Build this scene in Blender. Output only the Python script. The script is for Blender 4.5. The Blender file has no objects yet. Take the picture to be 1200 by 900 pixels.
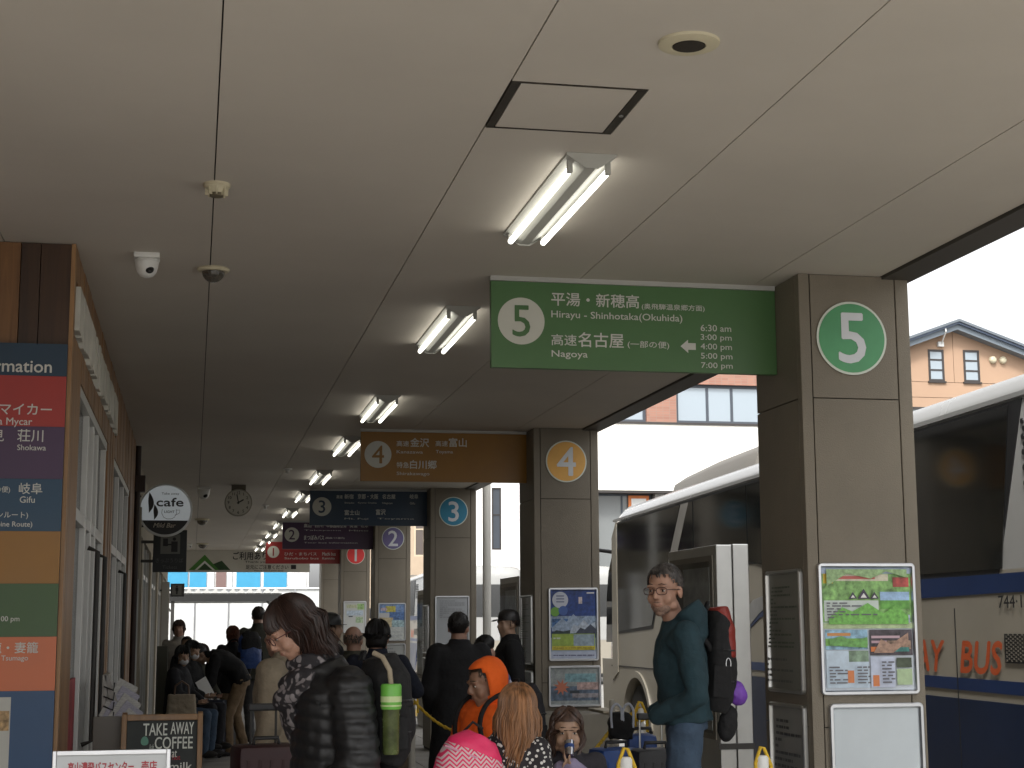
import bpy, bmesh, math, random
import numpy as np
from mathutils import Vector, Matrix, Euler, noise
random.seed(7)
SC = bpy.context.scene
COL = SC.collection
R = math.radians
# ------------------------------------------------------------------ camera, world, sun, exposure
YAW, PITCH, ROLL, F, CAMZ = 0.19858973, 0.15212097, -0.00531492, 1848.9, 1.5
_f = Vector((math.sin(YAW)*math.cos(PITCH), math.cos(YAW)*math.cos(PITCH), math.sin(PITCH)))
_r = Vector((math.cos(YAW), -math.sin(YAW), 0)); _u = _r.cross(_f)
_c, _s = math.cos(ROLL), math.sin(ROLL)
CR, CU = _r*_c + _u*_s, _u*_c - _r*_s
cam = bpy.data.cameras.new('camera'); camo = bpy.data.objects.new('camera', cam); COL.objects.link(camo)
m = Matrix((CR, CU, -_f)).transposed().to_4x4(); m.translation = (0, 0, CAMZ); camo.matrix_world = m
cam.sensor_width = 36; cam.lens = F/1200*36; cam.clip_end = 2000; cam.clip_start = .05
SC.camera = camo
def at(x, y, Y):
    d = CR*((x-600)/F) - CU*((y-450)/F) + _f
    return Vector((0, 0, CAMZ)) + d*(Y/d.y)
W = bpy.data.worlds.new("World"); SC.world = W; W.use_nodes = True
nt = W.node_tree; bg = nt.nodes['Background']
sky = nt.nodes.new('ShaderNodeTexSky'); sky.sky_type = 'NISHITA'; sky.sun_disc = False
SUN_EL, SUN_AZ = 52, 200       # degrees; azimuth from +Y clockwise
sky.sun_elevation = R(SUN_EL); sky.sun_rotation = R(SUN_AZ); sky.dust_density = 4; sky.air_density = 1.0
hs = nt.nodes.new('ShaderNodeHueSaturation'); hs.inputs['Saturation'].default_value = .08
nt.links.new(sky.outputs[0], hs.inputs['Color']); nt.links.new(hs.outputs[0], bg.inputs[0])
bg.inputs[1].default_value = 0.15
sl = bpy.data.lights.new('sun', 'SUN'); sl.energy = 1.5; sl.angle = R(12); sl.color = (1, .96, .9)
so = bpy.data.objects.new('sun', sl); COL.objects.link(so)
sd = Vector((math.sin(R(SUN_AZ))*math.cos(R(SUN_EL)), math.cos(R(SUN_AZ))*math.cos(R(SUN_EL)), math.sin(R(SUN_EL))))
so.rotation_euler = sd.to_track_quat('Z', 'Y').to_euler(); so.location = sd*60
SC.view_settings.view_transform = 'Standard'; SC.view_settings.look = 'None'
SC.view_settings.exposure = 1.2; SC.view_settings.gamma = 1
SC.render.engine = 'CYCLES'
SC.cycles.use_denoising = True; SC.cycles.max_bounces = 8; SC.cycles.diffuse_bounces = 5; SC.cycles.sample_clamp_indirect = 6

# ------------------------------------------------------------------ materials
def lin(c):
    return tuple(((v/255)/12.92 if v/255 <= .04045 else ((v/255+.055)/1.055)**2.4) for v in c)
MC = {}
def mat(name, c, rough=.6, metal=0., var=.12, scale=4., bump=0., emit=0., spec=.5, stretch=None, trans=0., coat=0., bscale=None, bdist=.004):
    """c is linear rgb (real base colour). Noise varies it a little."""
    if name in MC: return MC[name]
    m = bpy.data.materials.new(name); m.use_nodes = True; n = m.node_tree; L = n.links
    b = n.nodes['Principled BSDF']
    b.inputs['Base Color'].default_value = (*c, 1); b.inputs['Roughness'].default_value = rough
    b.inputs['Metallic'].default_value = metal; b.inputs['Specular IOR Level'].default_value = spec
    b.inputs['Coat Weight'].default_value = coat; b.inputs['Coat Roughness'].default_value = .08
    b.inputs['Transmission Weight'].default_value = trans
    if emit:
        b.inputs['Emission Color'].default_value = (1, .97, .86, 1); b.inputs['Emission Strength'].default_value = emit
    if var or bump:
        tc = n.nodes.new('ShaderNodeTexCoord'); mp = n.nodes.new('ShaderNodeMapping')
        if stretch: mp.inputs['Scale'].default_value = stretch
        L.new(tc.outputs['Object'], mp.inputs[0])
        no = n.nodes.new('ShaderNodeTexNoise'); no.inputs['Scale'].default_value = scale
        no.inputs['Detail'].default_value = 6; no.inputs['Roughness'].default_value = .6
        L.new(mp.outputs[0], no.inputs['Vector'])
        mx = n.nodes.new('ShaderNodeMix'); mx.data_type = 'RGBA'
        rmp = n.nodes.new('ShaderNodeMapRange'); rmp.inputs['From Min'].default_value = .3; rmp.inputs['From Max'].default_value = .7
        L.new(no.outputs['Fac'], rmp.inputs['Value']); L.new(rmp.outputs[0], mx.inputs['Factor'])
        mx.inputs['A'].default_value = (*[v*(1-var) for v in c], 1); mx.inputs['B'].default_value = (*[min(1, v*(1+var)) for v in c], 1)
        L.new(mx.outputs['Result'], b.inputs['Base Color'])
        rr = n.nodes.new('ShaderNodeMapRange'); rr.inputs['To Min'].default_value = max(0, rough-.06); rr.inputs['To Max'].default_value = min(1, rough+.08)
        L.new(no.outputs['Fac'], rr.inputs['Value']); L.new(rr.outputs[0], b.inputs['Roughness'])
        if bump:
            bn = n.nodes.new('ShaderNodeBump'); bn.inputs['Strength'].default_value = bump; bn.inputs['Distance'].default_value = bdist
            n2 = n.nodes.new('ShaderNodeTexNoise'); n2.inputs['Scale'].default_value = bscale or scale*12; n2.inputs['Detail'].default_value = 4
            L.new(mp.outputs[0], n2.inputs['Vector']); L.new(n2.outputs['Fac'], bn.inputs['Height']); L.new(bn.outputs[0], b.inputs['Normal'])
    MC[name] = m
    return m
def wood(name, c1, c2, axis='Z', rough=.45):
    if name in MC: return MC[name]
    m = mat(name, c1, rough, var=0)
    n = m.node_tree; L = n.links; b = n.nodes['Principled BSDF']
    tc = n.nodes.new('ShaderNodeTexCoord'); mp = n.nodes.new('ShaderNodeMapping')
    mp.inputs['Scale'].default_value = {'Z': (1, 1, .06), 'Y': (1, .06, 1), 'X': (.06, 1, 1)}[axis]
    no = n.nodes.new('ShaderNodeTexNoise'); no.inputs['Scale'].default_value = 38; no.inputs['Detail'].default_value = 8; no.inputs['Distortion'].default_value = 1.2
    n3 = n.nodes.new('ShaderNodeTexNoise'); n3.inputs['Scale'].default_value = 5; ad = n.nodes.new('ShaderNodeMath'); ad.operation = 'ADD'
    L.new(tc.outputs['Object'], mp.inputs[0]); L.new(mp.outputs[0], no.inputs['Vector']); L.new(mp.outputs[0], n3.inputs['Vector'])
    L.new(no.outputs['Fac'], ad.inputs[0]); L.new(n3.outputs['Fac'], ad.inputs[1])
    r = n.nodes.new('ShaderNodeValToRGB'); r.color_ramp.elements[0].position = .36; r.color_ramp.elements[0].color = (*c2, 1)
    r.color_ramp.elements[1].position = .64; r.color_ramp.elements[1].color = (*c1, 1)
    hm = n.nodes.new('ShaderNodeMath'); hm.operation = 'MULTIPLY'; hm.inputs[1].default_value = .5
    L.new(ad.outputs[0], hm.inputs[0]); L.new(hm.outputs[0], r.inputs[0]); L.new(r.outputs[0], b.inputs['Base Color'])
    bn = n.nodes.new('ShaderNodeBump'); bn.inputs['Strength'].default_value = .25; bn.inputs['Distance'].default_value = .002
    L.new(no.outputs['Fac'], bn.inputs['Height']); L.new(bn.outputs[0], b.inputs['Normal'])
    return m
def flat(name, c, rough=.5, **k): return mat(name, c, rough, var=k.pop('var', .05), **k)
def srgb(name, c, rough=.5, **k): return flat(name, lin(c), rough, **k)
def glassy(name, c=(.02, .024, .026), rough=.03, alpha=1., spec=.6):
    if name in MC: return MC[name]
    m = mat(name, c, rough, var=0, spec=spec); b = m.node_tree.nodes['Principled BSDF']; b.inputs['Alpha'].default_value = alpha
    return m

# ------------------------------------------------------------------ mesh helpers
class MB:
    def __init__(s): s.v = []; s.f = []; s.mi = []; s.cur = 0
    def add(s, v, f):
        o = len(s.v); s.v += [tuple(p) for p in v]; s.f += [tuple(i+o for i in q) for q in f]; s.mi += [s.cur]*len(f); return s
    def box(s, a, b, bev=0):
        x0, y0, z0 = (min(a[i], b[i]) for i in range(3)); x1, y1, z1 = (max(a[i], b[i]) for i in range(3))
        if not bev:
            return s.add([(x0,y0,z0),(x1,y0,z0),(x1,y1,z0),(x0,y1,z0),(x0,y0,z1),(x1,y0,z1),(x1,y1,z1),(x0,y1,z1)],
                         [(0,3,2,1),(4,5,6,7),(0,1,5,4),(1,2,6,5),(2,3,7,6),(3,0,4,7)])
        bm = bmesh.new(); bmesh.ops.create_cube(bm, size=1)
        for v in bm.verts: v.co = Vector(((x0+x1)/2+v.co.x*(x1-x0), (y0+y1)/2+v.co.y*(y1-y0), (z0+z1)/2+v.co.z*(z1-z0)))
        bmesh.ops.bevel(bm, geom=bm.edges[:], offset=bev, segments=2, profile=.6, affect='EDGES')
        bm.verts.index_update(); s.add([v.co[:] for v in bm.verts], [[v.index for v in f.verts] for f in bm.faces]); bm.free(); return s
    def prism(s, poly, axis, a, b):
        """poly: list of 2D points; axis 'X' -> (y,z), 'Y' -> (x,z), 'Z' -> (x,y); extruded from a to b."""
        def p(q, t): return {'X': (t, q[0], q[1]), 'Y': (q[0], t, q[1]), 'Z': (q[0], q[1], t)}[axis]
        n = len(poly); v = [p(q, a) for q in poly] + [p(q, b) for q in poly]
        f = [tuple(range(n)), tuple(range(2*n-1, n-1, -1))] + [(i, i+n, (i+1) % n+n, (i+1) % n) for i in range(n)]
        return s.add(v, f)
    def tube(s, pts, r, n=8, caps=True):
        pts = [Vector(p) for p in pts]; rs = r if hasattr(r, '__len__') else [r]*len(pts)
        v = []; f = []
        t0 = (pts[1]-pts[0]).normalized(); up = Vector((0, 0, 1)) if abs(t0.z) < .9 else Vector((1, 0, 0))
        nx = t0.cross(up).normalized()
        for i, p in enumerate(pts):
            t = (pts[min(i+1, len(pts)-1)]-pts[max(i-1, 0)]).normalized()
            nx = (nx - t*nx.dot(t)).normalized(); ny = t.cross(nx)
            for k in range(n):
                a = 2*math.pi*k/n; v.append(p+(nx*math.cos(a)+ny*math.sin(a))*rs[i])
        for i in range(len(pts)-1):
            for k in range(n): f.append((i*n+k, i*n+(k+1) % n, (i+1)*n+(k+1) % n, (i+1)*n+k))
        if caps: f.append(tuple(range(n-1, -1, -1))); f.append(tuple((len(pts)-1)*n+k for k in range(n)))
        return s.add(v, f)
    def lathe(s, prof, c=(0, 0, 0), n=24, axis='Z'):
        """prof: (r, h) list along axis."""
        v = []; f = []; c = Vector(c)
        for r_, h in prof:
            for k in range(n):
                a = 2*math.pi*k/n; x, y = r_*math.cos(a), r_*math.sin(a)
                v.append(c+Vector({'Z': (x, y, h), 'Y': (x, h, y), 'X': (h, x, y)}[axis]))
        for i in range(len(prof)-1):
            for k in range(n): f.append((i*n+k, i*n+(k+1) % n, (i+1)*n+(k+1) % n, (i+1)*n+k))
        f.append(tuple(range(n-1, -1, -1))); f.append(tuple((len(prof)-1)*n+k for k in range(n)))
        return s.add(v, f)
    def ell(s, c, r, rot=None, nu=16, nv=10):
        c = Vector(c); v = [Vector((0, 0, r[2]))]
        for j in range(1, nv):
            p = math.pi*j/nv
            for i in range(nu):
                a = 2*math.pi*i/nu; v.append(Vector((r[0]*math.sin(p)*math.cos(a), r[1]*math.sin(p)*math.sin(a), r[2]*math.cos(p))))
        v.append(Vector((0, 0, -r[2])))
        if rot is not None: v = [rot @ q for q in v]
        f = [(0, 1+i, 1+(i+1) % nu) for i in range(nu)]
        for j in range(nv-2):
            for i in range(nu): f.append((1+j*nu+i, 1+(j+1)*nu+i, 1+(j+1)*nu+(i+1) % nu, 1+j*nu+(i+1) % nu))
        l = len(v)-1; f += [(l, 1+(nv-2)*nu+(i+1) % nu, 1+(nv-2)*nu+i) for i in range(nu)]
        return s.add([c+q for q in v], f)
    def cone(s, a, ra, b, rb, n=14):
        """round-ended tapered limb"""
        a = Vector(a); b = Vector(b); d = b-a; L = d.length
        if L < 1e-5: return s.ell(a, (ra, ra, ra))
        q = d.to_track_quat('Z', 'Y').to_matrix(); v = []; rows = []
        for j in range(1, 5): p = math.pi/2*j/4; rows.append((ra*math.sin(p), -ra*math.cos(p)))
        for j in range(0, 4): p = math.pi/2*j/4; rows.append((rb*math.cos(p), L+rb*math.sin(p)))
        v.append(q @ Vector((0, 0, -ra))+a)
        for r_, h in rows:
            for k in range(n): t = 2*math.pi*k/n; v.append(q @ Vector((r_*math.cos(t), r_*math.sin(t), h))+a)
        v.append(q @ Vector((0, 0, L+rb))+a)
        f = [(0, 1+(k+1) % n, 1+k) for k in range(n)]
        for j in range(len(rows)-1):
            for k in range(n): f.append((1+j*n+k, 1+j*n+(k+1) % n, 1+(j+1)*n+(k+1) % n, 1+(j+1)*n+k))
        l = len(v)-1; f += [(l, 1+(len(rows)-1)*n+k, 1+(len(rows)-1)*n+(k+1) % n) for k in range(n)]
        return s.add(v, f)
    def loft(s, rings, n=20, right=Vector((1, 0, 0))):
        """rings: (centre, rx, ry[, squareness]) - closed body"""
        v = []; f = []; cs = [Vector(r_[0]) for r_ in rings]
        for i, r_ in enumerate(rings):
            t = (cs[min(i+1, len(cs)-1)]-cs[max(i-1, 0)]).normalized(); nx = (right-t*right.dot(t)).normalized(); ny = t.cross(nx)
            e = r_[3] if len(r_) > 3 else 1.
            for k in range(n):
                a = 2*math.pi*k/n; ca, sa = math.cos(a), math.sin(a)
                v.append(cs[i]+nx*(r_[1]*math.copysign(abs(ca)**e, ca))+ny*(r_[2]*math.copysign(abs(sa)**e, sa)))
        for i in range(len(rings)-1):
            for k in range(n): f.append((i*n+k, i*n+(k+1) % n, (i+1)*n+(k+1) % n, (i+1)*n+k))
        f.append(tuple(range(n-1, -1, -1))); f.append(tuple((len(rings)-1)*n+k for k in range(n)))
        return s.add(v, f)
    def xf(s, M, i0=0):
        for i in range(i0, len(s.v)): s.v[i] = tuple(M @ Vector(s.v[i]))
        return s
    def build(s, name, ms, parent=None, smooth=False, bevel=0, loc=None):
        me = bpy.data.meshes.new(name); me.from_pydata(s.v, [], s.f)
        for m in (ms if isinstance(ms, (list, tuple)) else [ms]): me.materials.append(m)
        if any(s.mi): me.polygons.foreach_set('material_index', s.mi)
        bm = bmesh.new(); bm.from_mesh(me); bmesh.ops.recalc_face_normals(bm, faces=bm.faces)
        if bevel:
            es = [e for e in bm.edges if len(e.link_faces) == 2 and e.calc_face_angle(0) > .5]
            bmesh.ops.bevel(bm, geom=es, offset=bevel, segments=2, profile=.6, affect='EDGES')
        bm.to_mesh(me); bm.free()
        if smooth: me.shade_smooth(); me.set_sharp_from_angle(angle=R(smooth if smooth > 1 else 40))
        o = bpy.data.objects.new(name, me); COL.objects.link(o); o.parent = parent
        if loc is not None: o.location = loc
        return o
def thing(name, label, cat, loc=(0, 0, 0), rz=0, group=None):
    o = bpy.data.objects.new(name, None); COL.objects.link(o); o.location = loc; o.rotation_euler = (0, 0, rz); o.empty_display_size = .2
    return tag(o, label, cat, group)
def tag(o, label, cat, group=None):
    o['label'] = label; o['category'] = cat
    if group: o['group'] = group
    return o
def struct(o): o['kind'] = 'structure'; return o
def stuff(o): o['kind'] = 'stuff'; return o
def kids(o): return [c for c in bpy.data.objects if c.parent == o]
_children = {}
def dup(o, loc=None, label=None, parent=None, rz=None):
    def rec(q, par):
        c = q.copy(); COL.objects.link(c); c.parent = par
        for ch in kids(q) if q.type != 'NEVER' else []: rec(ch, c)
        return c
    r_ = rec(o, parent)
    if loc is not None: r_.location = loc
    if rz is not None: r_.rotation_euler = (0, 0, rz)
    if label: r_['label'] = label
    return r_
def text(s, m, parent, box, origin, axes, name='lettering', bold=0., keep=True, shear=0., align='L', depth=.0015, space=1.):
    """Lettering fitted in box (u0,v0,u1,v1) on the plane origin + u*axes[0] + v*axes[1]; local to parent."""
    cu = bpy.data.curves.new('t', 'FONT'); cu.body = s; cu.offset = 0; cu.shear = shear; cu.extrude = 0; cu.space_character = space; cu.resolution_u = 3
    o = bpy.data.objects.new('t', cu); COL.objects.link(o)
    dg = bpy.context.evaluated_depsgraph_get()
    me = bpy.data.meshes.new_from_object(o.evaluated_get(dg)); bpy.data.objects.remove(o); bpy.data.curves.remove(cu)
    if not len(me.vertices): return None
    co = np.array([v.co[:] for v in me.vertices]); x0, y0 = co[:, 0].min(), co[:, 1].min(); x1, y1 = co[:, 0].max(), co[:, 1].max()
    u0, v0, u1, v1 = box; su = (u1-u0)/(x1-x0); sv = (v1-v0)/max(1e-6, y1-y0)
    if keep: su = sv = min(su, sv)
    w = (x1-x0)*su; h = (y1-y0)*sv
    ou = u0 if align == 'L' else (u0+u1-w)/2 if align == 'C' else u1-w; ov = (v0+v1-h)/2
    O = Vector(origin); A = Vector(axes[0]); B = Vector(axes[1]); N = A.cross(B)
    for v in me.vertices: v.co = O + A*(ou+(v.co.x-x0)*su) + B*(ov+(v.co.y-y0)*sv) + N*depth
    if bold:
        bmt = bmesh.new(); bmt.from_mesh(me); g0 = bmt.verts[:]+bmt.edges[:]+bmt.faces[:]; th = bold*.55*(sv if not keep else su)
        for k_, (dx, dz) in enumerate(((th, 0), (-th, 0), (0, th), (0, -th))):
            r_ = bmesh.ops.duplicate(bmt, geom=g0)['geom']
            bmesh.ops.translate(bmt, verts=[e for e in r_ if isinstance(e, bmesh.types.BMVert)], vec=A*dx+B*dz+N*(.00008*(k_+1)))
        bmt.to_mesh(me); bmt.free()
    me.materials.clear(); me.materials.append(m); me.name = name
    q = bpy.data.objects.new(name, me); COL.objects.link(q); q.parent = parent
    return q
AX = ((1, 0, 0), (0, 0, 1))          # faces -Y
def panel(name, m, parent, u0, v0, u1, v1, origin, axes=AX, depth=.001, mbs=None):
    O = Vector(origin); A = Vector(axes[0]); B = Vector(axes[1]); N = A.cross(B)
    q = MB(); q.add([O+A*u0+B*v0+N*depth, O+A*u1+B*v0+N*depth, O+A*u1+B*v1+N*depth, O+A*u0+B*v1+N*depth], [(0, 1, 2, 3)])
    return q.build(name, m, parent)
def disc(r0, c, n=40, y=0, r1=0):
    """flat ring/disc facing -Y"""
    q = MB(); cx, cz = c
    if r1 == 0:
        q.add([(cx+r0*math.cos(2*math.pi*i/n), y, cz+r0*math.sin(2*math.pi*i/n)) for i in range(n)], [tuple(range(n))])
    else:
        q.add([(cx+r_*math.cos(2*math.pi*i/n), y, cz+r_*math.sin(2*math.pi*i/n)) for r_ in (r0, r1) for i in range(n)],
              [(i, (i+1) % n, n+(i+1) % n, n+i) for i in range(n)])
    return q

M_white = flat('white_print', (.72, .72, .70), .5)
M_alu = mat('aluminium', (.62, .63, .65), .3, 1., var=.06, scale=6)
M_steel = mat('stainless', (.55, .55, .53), .33, .9, var=.08, scale=3)
M_black = flat('black_plastic', (.012, .012, .013), .4)
M_rubber = flat('rubber', (.015, .015, .015), .8)
M_cream = flat('cream_plastic', (.55, .50, .36), .45)
M_wplas = flat('white_plastic', (.7, .7, .68), .4)
M_dark = flat('dark_metal', (.035, .033, .03), .5)
M_glass = glassy('storefront_glass', (.05, .055, .055), .03, .45)
M_yrope = mat('yellow_rope', (.62, .40, .03), .8, var=.25, scale=60)

# ------------------------------------------------------------------ ground, road, ceiling
CZ = 3.2
H = .944
g = MB(); g.box((-400, -300, -.4), (400, 700, -.16)); struct(g.build('ground', mat('asphalt_far', (.20, .195, .185), .9, var=.2, scale=.3)))
g = MB(); g.box((4.45, -120, -.2), (30, 57, -.15)); struct(g.build('road', mat('asphalt', (.24, .235, .22), .88, var=.25, scale=2, bump=.5)))
plat = MB(); plat.box((-14, -12, -.2), (4.27, 40, -.02)); plat = struct(plat.build('pavement', mat('slab', (.10, .098, .092), .85, var=.15, scale=3)))
# paving tiles near where the floor shows, as parts of the pavement
tile = MB(); tile.box((0, 0, -.02), (.592, .592, 0)); m_tile = mat('paving_tile', (.30, .285, .26), .7, var=.25, scale=1.3, bump=.3)
t0 = tile.build('tile', m_tile, plat); t0.location = (-.5, 14, 0); n_t = 0
for i in range(8):
    for j in range(34):
        c = t0.copy(); COL.objects.link(c); c.parent = plat; c.location = (-1.1+.6*i, 12+.6*j, random.uniform(-.0015, .0015)); n_t += 1
bpy.data.objects.remove(t0)
g = MB(); g.box((-14, -12, -.02), (4.27, 11.97, -.001)); g.box((3.72, 11.97, -.02), (4.27, 40, -.001)); g.box((-14, 11.97, -.02), (-1.13, 40, -.001)); g.box((-1.13, 32.4, -.02), (3.72, 40, -.001))
g.build('paving_surface', m_tile, plat)
k = MB(); k.box((4.27, -12, -.2), (4.45, 40, 0), bev=.015); struct(k.build('kerb', mat('kerb_concrete', (.32, .31, .28), .85, var=.15, scale=5, bump=.3)))
# tactile strip
ts = MB(); ts.box((3.75, -12, -.001), (4.05, 40, .006)); ts.build('tactile_strip', mat('tactile_yellow', (.45, .30, .04), .7, var=.3, scale=6), plat)

# ceiling: boards between dark joints
cb = MB(); cb.box((-7, 1.2, CZ+.03), (3.30, 37, CZ+.25)); ceil = struct(cb.build('ceiling', flat('ceiling_void', (.05, .045, .04), .9)))
m_ceil = mat('ceiling_board', (.53, .49, .435), .75, var=.06, scale=.9, bump=.12, bscale=240)
js = [-.86-.9*k for k in range(6, 0, -1)] + [-.86, .042, .945, 1.845, 2.745, 3.30]
for a, b in zip([-7]+js[:-1], js):
    if b-a < .05: continue
    if abs(a-.945) < .01:   # hatch is cut in this strip
        for (y0, y1, x0, x1) in ((1.2, 4.68, a, b), (5.15, 37, a, b), (4.68, 5.15, a+.452, b)):
            q = MB(); q.box((x0+.0025 if x0 == a else x0, y0, CZ), (x1-.0025, y1, CZ+.03)); q.build('ceiling_panel', m_ceil, ceil)
    else:
        q = MB(); q.box((a+.0025, 1.2, CZ), (b-.0025, 37, CZ+.03)); q.build('ceiling_panel', m_ceil, ceil)
# access hatch
ha = thing('ceiling_hatch', 'square access hatch with dark side seams set flush in the ceiling near the camera', 'hatch', (1.17, 4.915, CZ))
q = MB(); q.box((-.19, -.222, -.002), (.19, .222, .02)); q.build('hatch_panel', m_ceil, ha)
q = MB()
for s_ in (-1, 1):
    q.box((s_*.19+s_*.003, -.228, -.003), (s_*.222, .228, .018))
q.box((-.222, -.2335, -.004), (.222, -.2275, .018)); q.box((-.222, .2275, -.004), (.222, .2335, .018)); q.build('hatch_frame', mat('hatch_metal', (.06, .052, .042), .45, .5, var=.5, scale=9), ha)
q = MB(); q.lathe([(.008, -.006), (.008, 0)], (.205, .03, 0), 10); q.build('latch', M_alu, ha)

# fascia beam along the outer edge
fa = MB(); fa.box((3.304, 1.2, CZ-.015), (3.47, 37, CZ+.45)); struct(fa.build('fascia_beam', mat('fascia_metal', (.075, .068, .06), .55, .2, var=.15, scale=1.5)))
ro = MB(); ro.box((-7, 1.18, CZ+.25), (3.3, 37, CZ+2.2)); struct(ro.build('sky_block_roof', flat('roof_metal', (.3, .3, .3), .6)))  # unseen roof mass, raised high to block sky light over the bus lane

# ------------------------------------------------------------------ pillars
m_pil = mat('pillar_board', (.188, .163, .125), .7, var=.13, scale=1.6, bump=.55, bscale=160)
m_joint = flat('pillar_joint', (.045, .038, .03), .9)
PX0, PX1, PD = 2.865, 3.44, .62
PY = [7.13, 13.3, 19.4, 25.5, 31.5]
def pillar_mesh(parent, y0=0):
    core = MB(); core.box((PX0+.012, .012, 0), (PX1-.012, PD-.012, CZ)); core.build('core', m_joint, parent)
    # front boards: edge strips and centre panels, joints recessed
    hz = [0.03, 1.02, 2.585, CZ-.0]
    for (x0, x1) in ((PX0, PX0+.055), (PX1-.068, PX1)):
        q = MB(); q.box((x0, -.001, 0), (x1, .05, CZ-.002), bev=.004); q.build('edge_strip', m_pil, parent)
    for a, b in zip(hz[:-1], hz[1:]):
        q = MB(); q.box((PX0+.061, .001, a+.003), (PX1-.074, .03, b-.003)); q.build('facing_panel', m_pil, parent)
    for a, b in zip(hz[:-1], hz[1:]):
        q = MB(); q.box((PX0, .052, a+.003), (PX0+.03, PD, b-.003)); q.build('facing_panel', m_pil, parent)
        q = MB(); q.box((PX1-.03, .052, a+.003), (PX1, PD, b-.003)); q.build('facing_panel', m_pil, parent)
cols5 = {5: (.075, .30, .125), 4: (.72, .38, .075), 3: (.012, .20, .33), 2: (.13, .11, .25), 1: (.75, .04, .04)}
cname = {5: 'green', 4: 'orange', 3: 'blue', 2: 'purple', 1: 'red'}
bays = {5: 0, 4: 1, 3: 2, 2: 3, 1: 4}
for n_, i in bays.items():
    p = thing('pillar', f'tall taupe square pillar carrying the {cname[n_]} disc numbered {n_}', 'pillar', (0, PY[i], 0), 0, 'pillars along the bus lane')
    pillar_mesh(p)
    cx = (PX0+PX1)/2 - (.022 if n_ == 5 else .0); cz = 2.883 if n_ == 5 else 2.91
    d = thing('bay_number_disc', f'round {cname[n_]} disc with white number {n_} on the pillar front', 'number sign', (cx, PY[i]-.004, cz), 0, 'bay number discs on the pillars')
    q = MB(); q.lathe([(.182, -.004), (.182, 0)], (0, 0, 0), 48, 'Y'); q.build('disc_rim', flat('disc_white', (.62, .66, .58), .5), d)
    disc(.171, (0, 0), 48, -.0056).build('disc_face', flat('disc_'+cname[n_], cols5[n_], .45, var=.1), d)
    text(str(n_), flat('numeral_white', (.62, .64, .66), .5), d, (-.10, -.122, .10, .122), (0, -.0062, 0), AX, 'numeral', bold=.02, align='C')
p = thing('pillar', 'farthest taupe pillar left of the red-numbered one at the platform end', 'pillar', (0, 37.05, 0), 0, 'pillars along the bus lane')
pillar_mesh(p)
for ch in kids(p): ch.location.x = .05

# ------------------------------------------------------------------ hanging bay signs
def bay_sign(n_, Y, col, label):
    s = thing('bay_sign', label, 'sign', (1.395, Y, 2.745), 0, 'hanging bay signs')
    w, h = 1.455, .43
    q = MB(); q.box((0, -.01, 0), (w+.012, .03, h), bev=.002); q.build('board', flat('sign_'+str(n_), col, .38, var=.05), s)
    q = MB(); q.box((-.003, -.014, h+.001), (w+.012, .034, CZ-2.745+.0)); q.build('top_rail', flat('rail_white', (.42, .42, .40), .5), s)
    disc(.117, (.15, .232), 48, -.0113).build('number_disc', flat('sign_number_disc', (.56, .56, .50), .5), s)
    text(str(n_), flat('sign_'+str(n_), col), s, (.08, .155, .22, .309), (0, -.0118, 0), AX, 'numeral', bold=.012, align='C')
    return s
wt = flat('sign_white_text', (.58, .58, .54), .5)
def T(s, x0, z0, x1, z1, str_, bold=.012, a='L'):   # sign-local metres; origin bottom left
    return text(str_, wt, s, (x0, z0, x1, z1), (0, -.0118, 0), AX, 'lettering', bold=bold, keep=False)
def px_sign(Y, s):     # photo pixel box to sign-local metres
    def f(x0, y0, x1, y1):
        xm = (x0+x1)/2; dy = (745-(y0+y1)/2)/8800*(x1-x0)/2*.8; a = at(xm, y1-dy, Y); b = at(xm, y0+dy, Y); o = s.location
        return at(x0, y1, Y).x-o.x, a.z-o.z, at(x1, y0, Y).x-o.x, b.z-o.z
    return f
s5 = bay_sign(5, 7.45, (.072, .165, .060), 'green hanging sign numbered 5 for Hirayu and Nagoya')
f = px_sign(7.44, s5)
def zb(x0, y0, x1, y1, sc=3.3333, ox=560, oy=310): return ox+x0/sc, oy+y0/sc, ox+x1/sc, oy+y1/sc
for str_, b, bo in (('平湯・新穂高', (287, 108, 628, 172), .02), ('(奥飛騨温泉郷方面)', (640, 152, 884, 187), .012), ('Hirayu - Shinhotaka(Okuhida)', (287, 180, 797, 232), .012),
                    ('高速', (287, 272, 385, 318), .012), ('名古屋', (392, 265, 568, 327), .02), ('(一部の便)', (585, 297, 746, 333), .012), ('Nagoya', (288, 335, 428, 372), .012),
                    ('6:30 am', (870, 235, 988, 264), .008), ('3:00 pm', (870, 272, 990, 305), .008), ('4:00 pm', (870, 308, 991, 342), .008), ('5:00 pm', (871, 345, 993, 378), .008), ('7:00 pm', (872, 382, 994, 414), .008)):
    T(s5, *f(*zb(*b)), str_, bo)
q = MB(); b = f(*zb(792, 293, 850, 347)); cx0, cz0, cx1, cz1 = b; mz = (cz0+cz1)/2; xm = cx0+(cx1-cx0)*.5; hh = (cz1-cz0)/2
q.add([(cx0, -.0118, mz), (xm, -.0118, mz-hh), (xm, -.0118, mz-hh*.5), (cx1, -.0118, mz-hh*.5), (cx1, -.0118, mz+hh*.5), (xm, -.0118, mz+hh*.5), (xm, -.0118, mz+hh)], [tuple(range(7))]); q.build('arrow', wt, s5)
s4 = bay_sign(4, 13.6, (.27, .125, .012), 'orange-brown hanging sign numbered 4 for Kanazawa and Toyama')
f = px_sign(13.59, s4)
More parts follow.
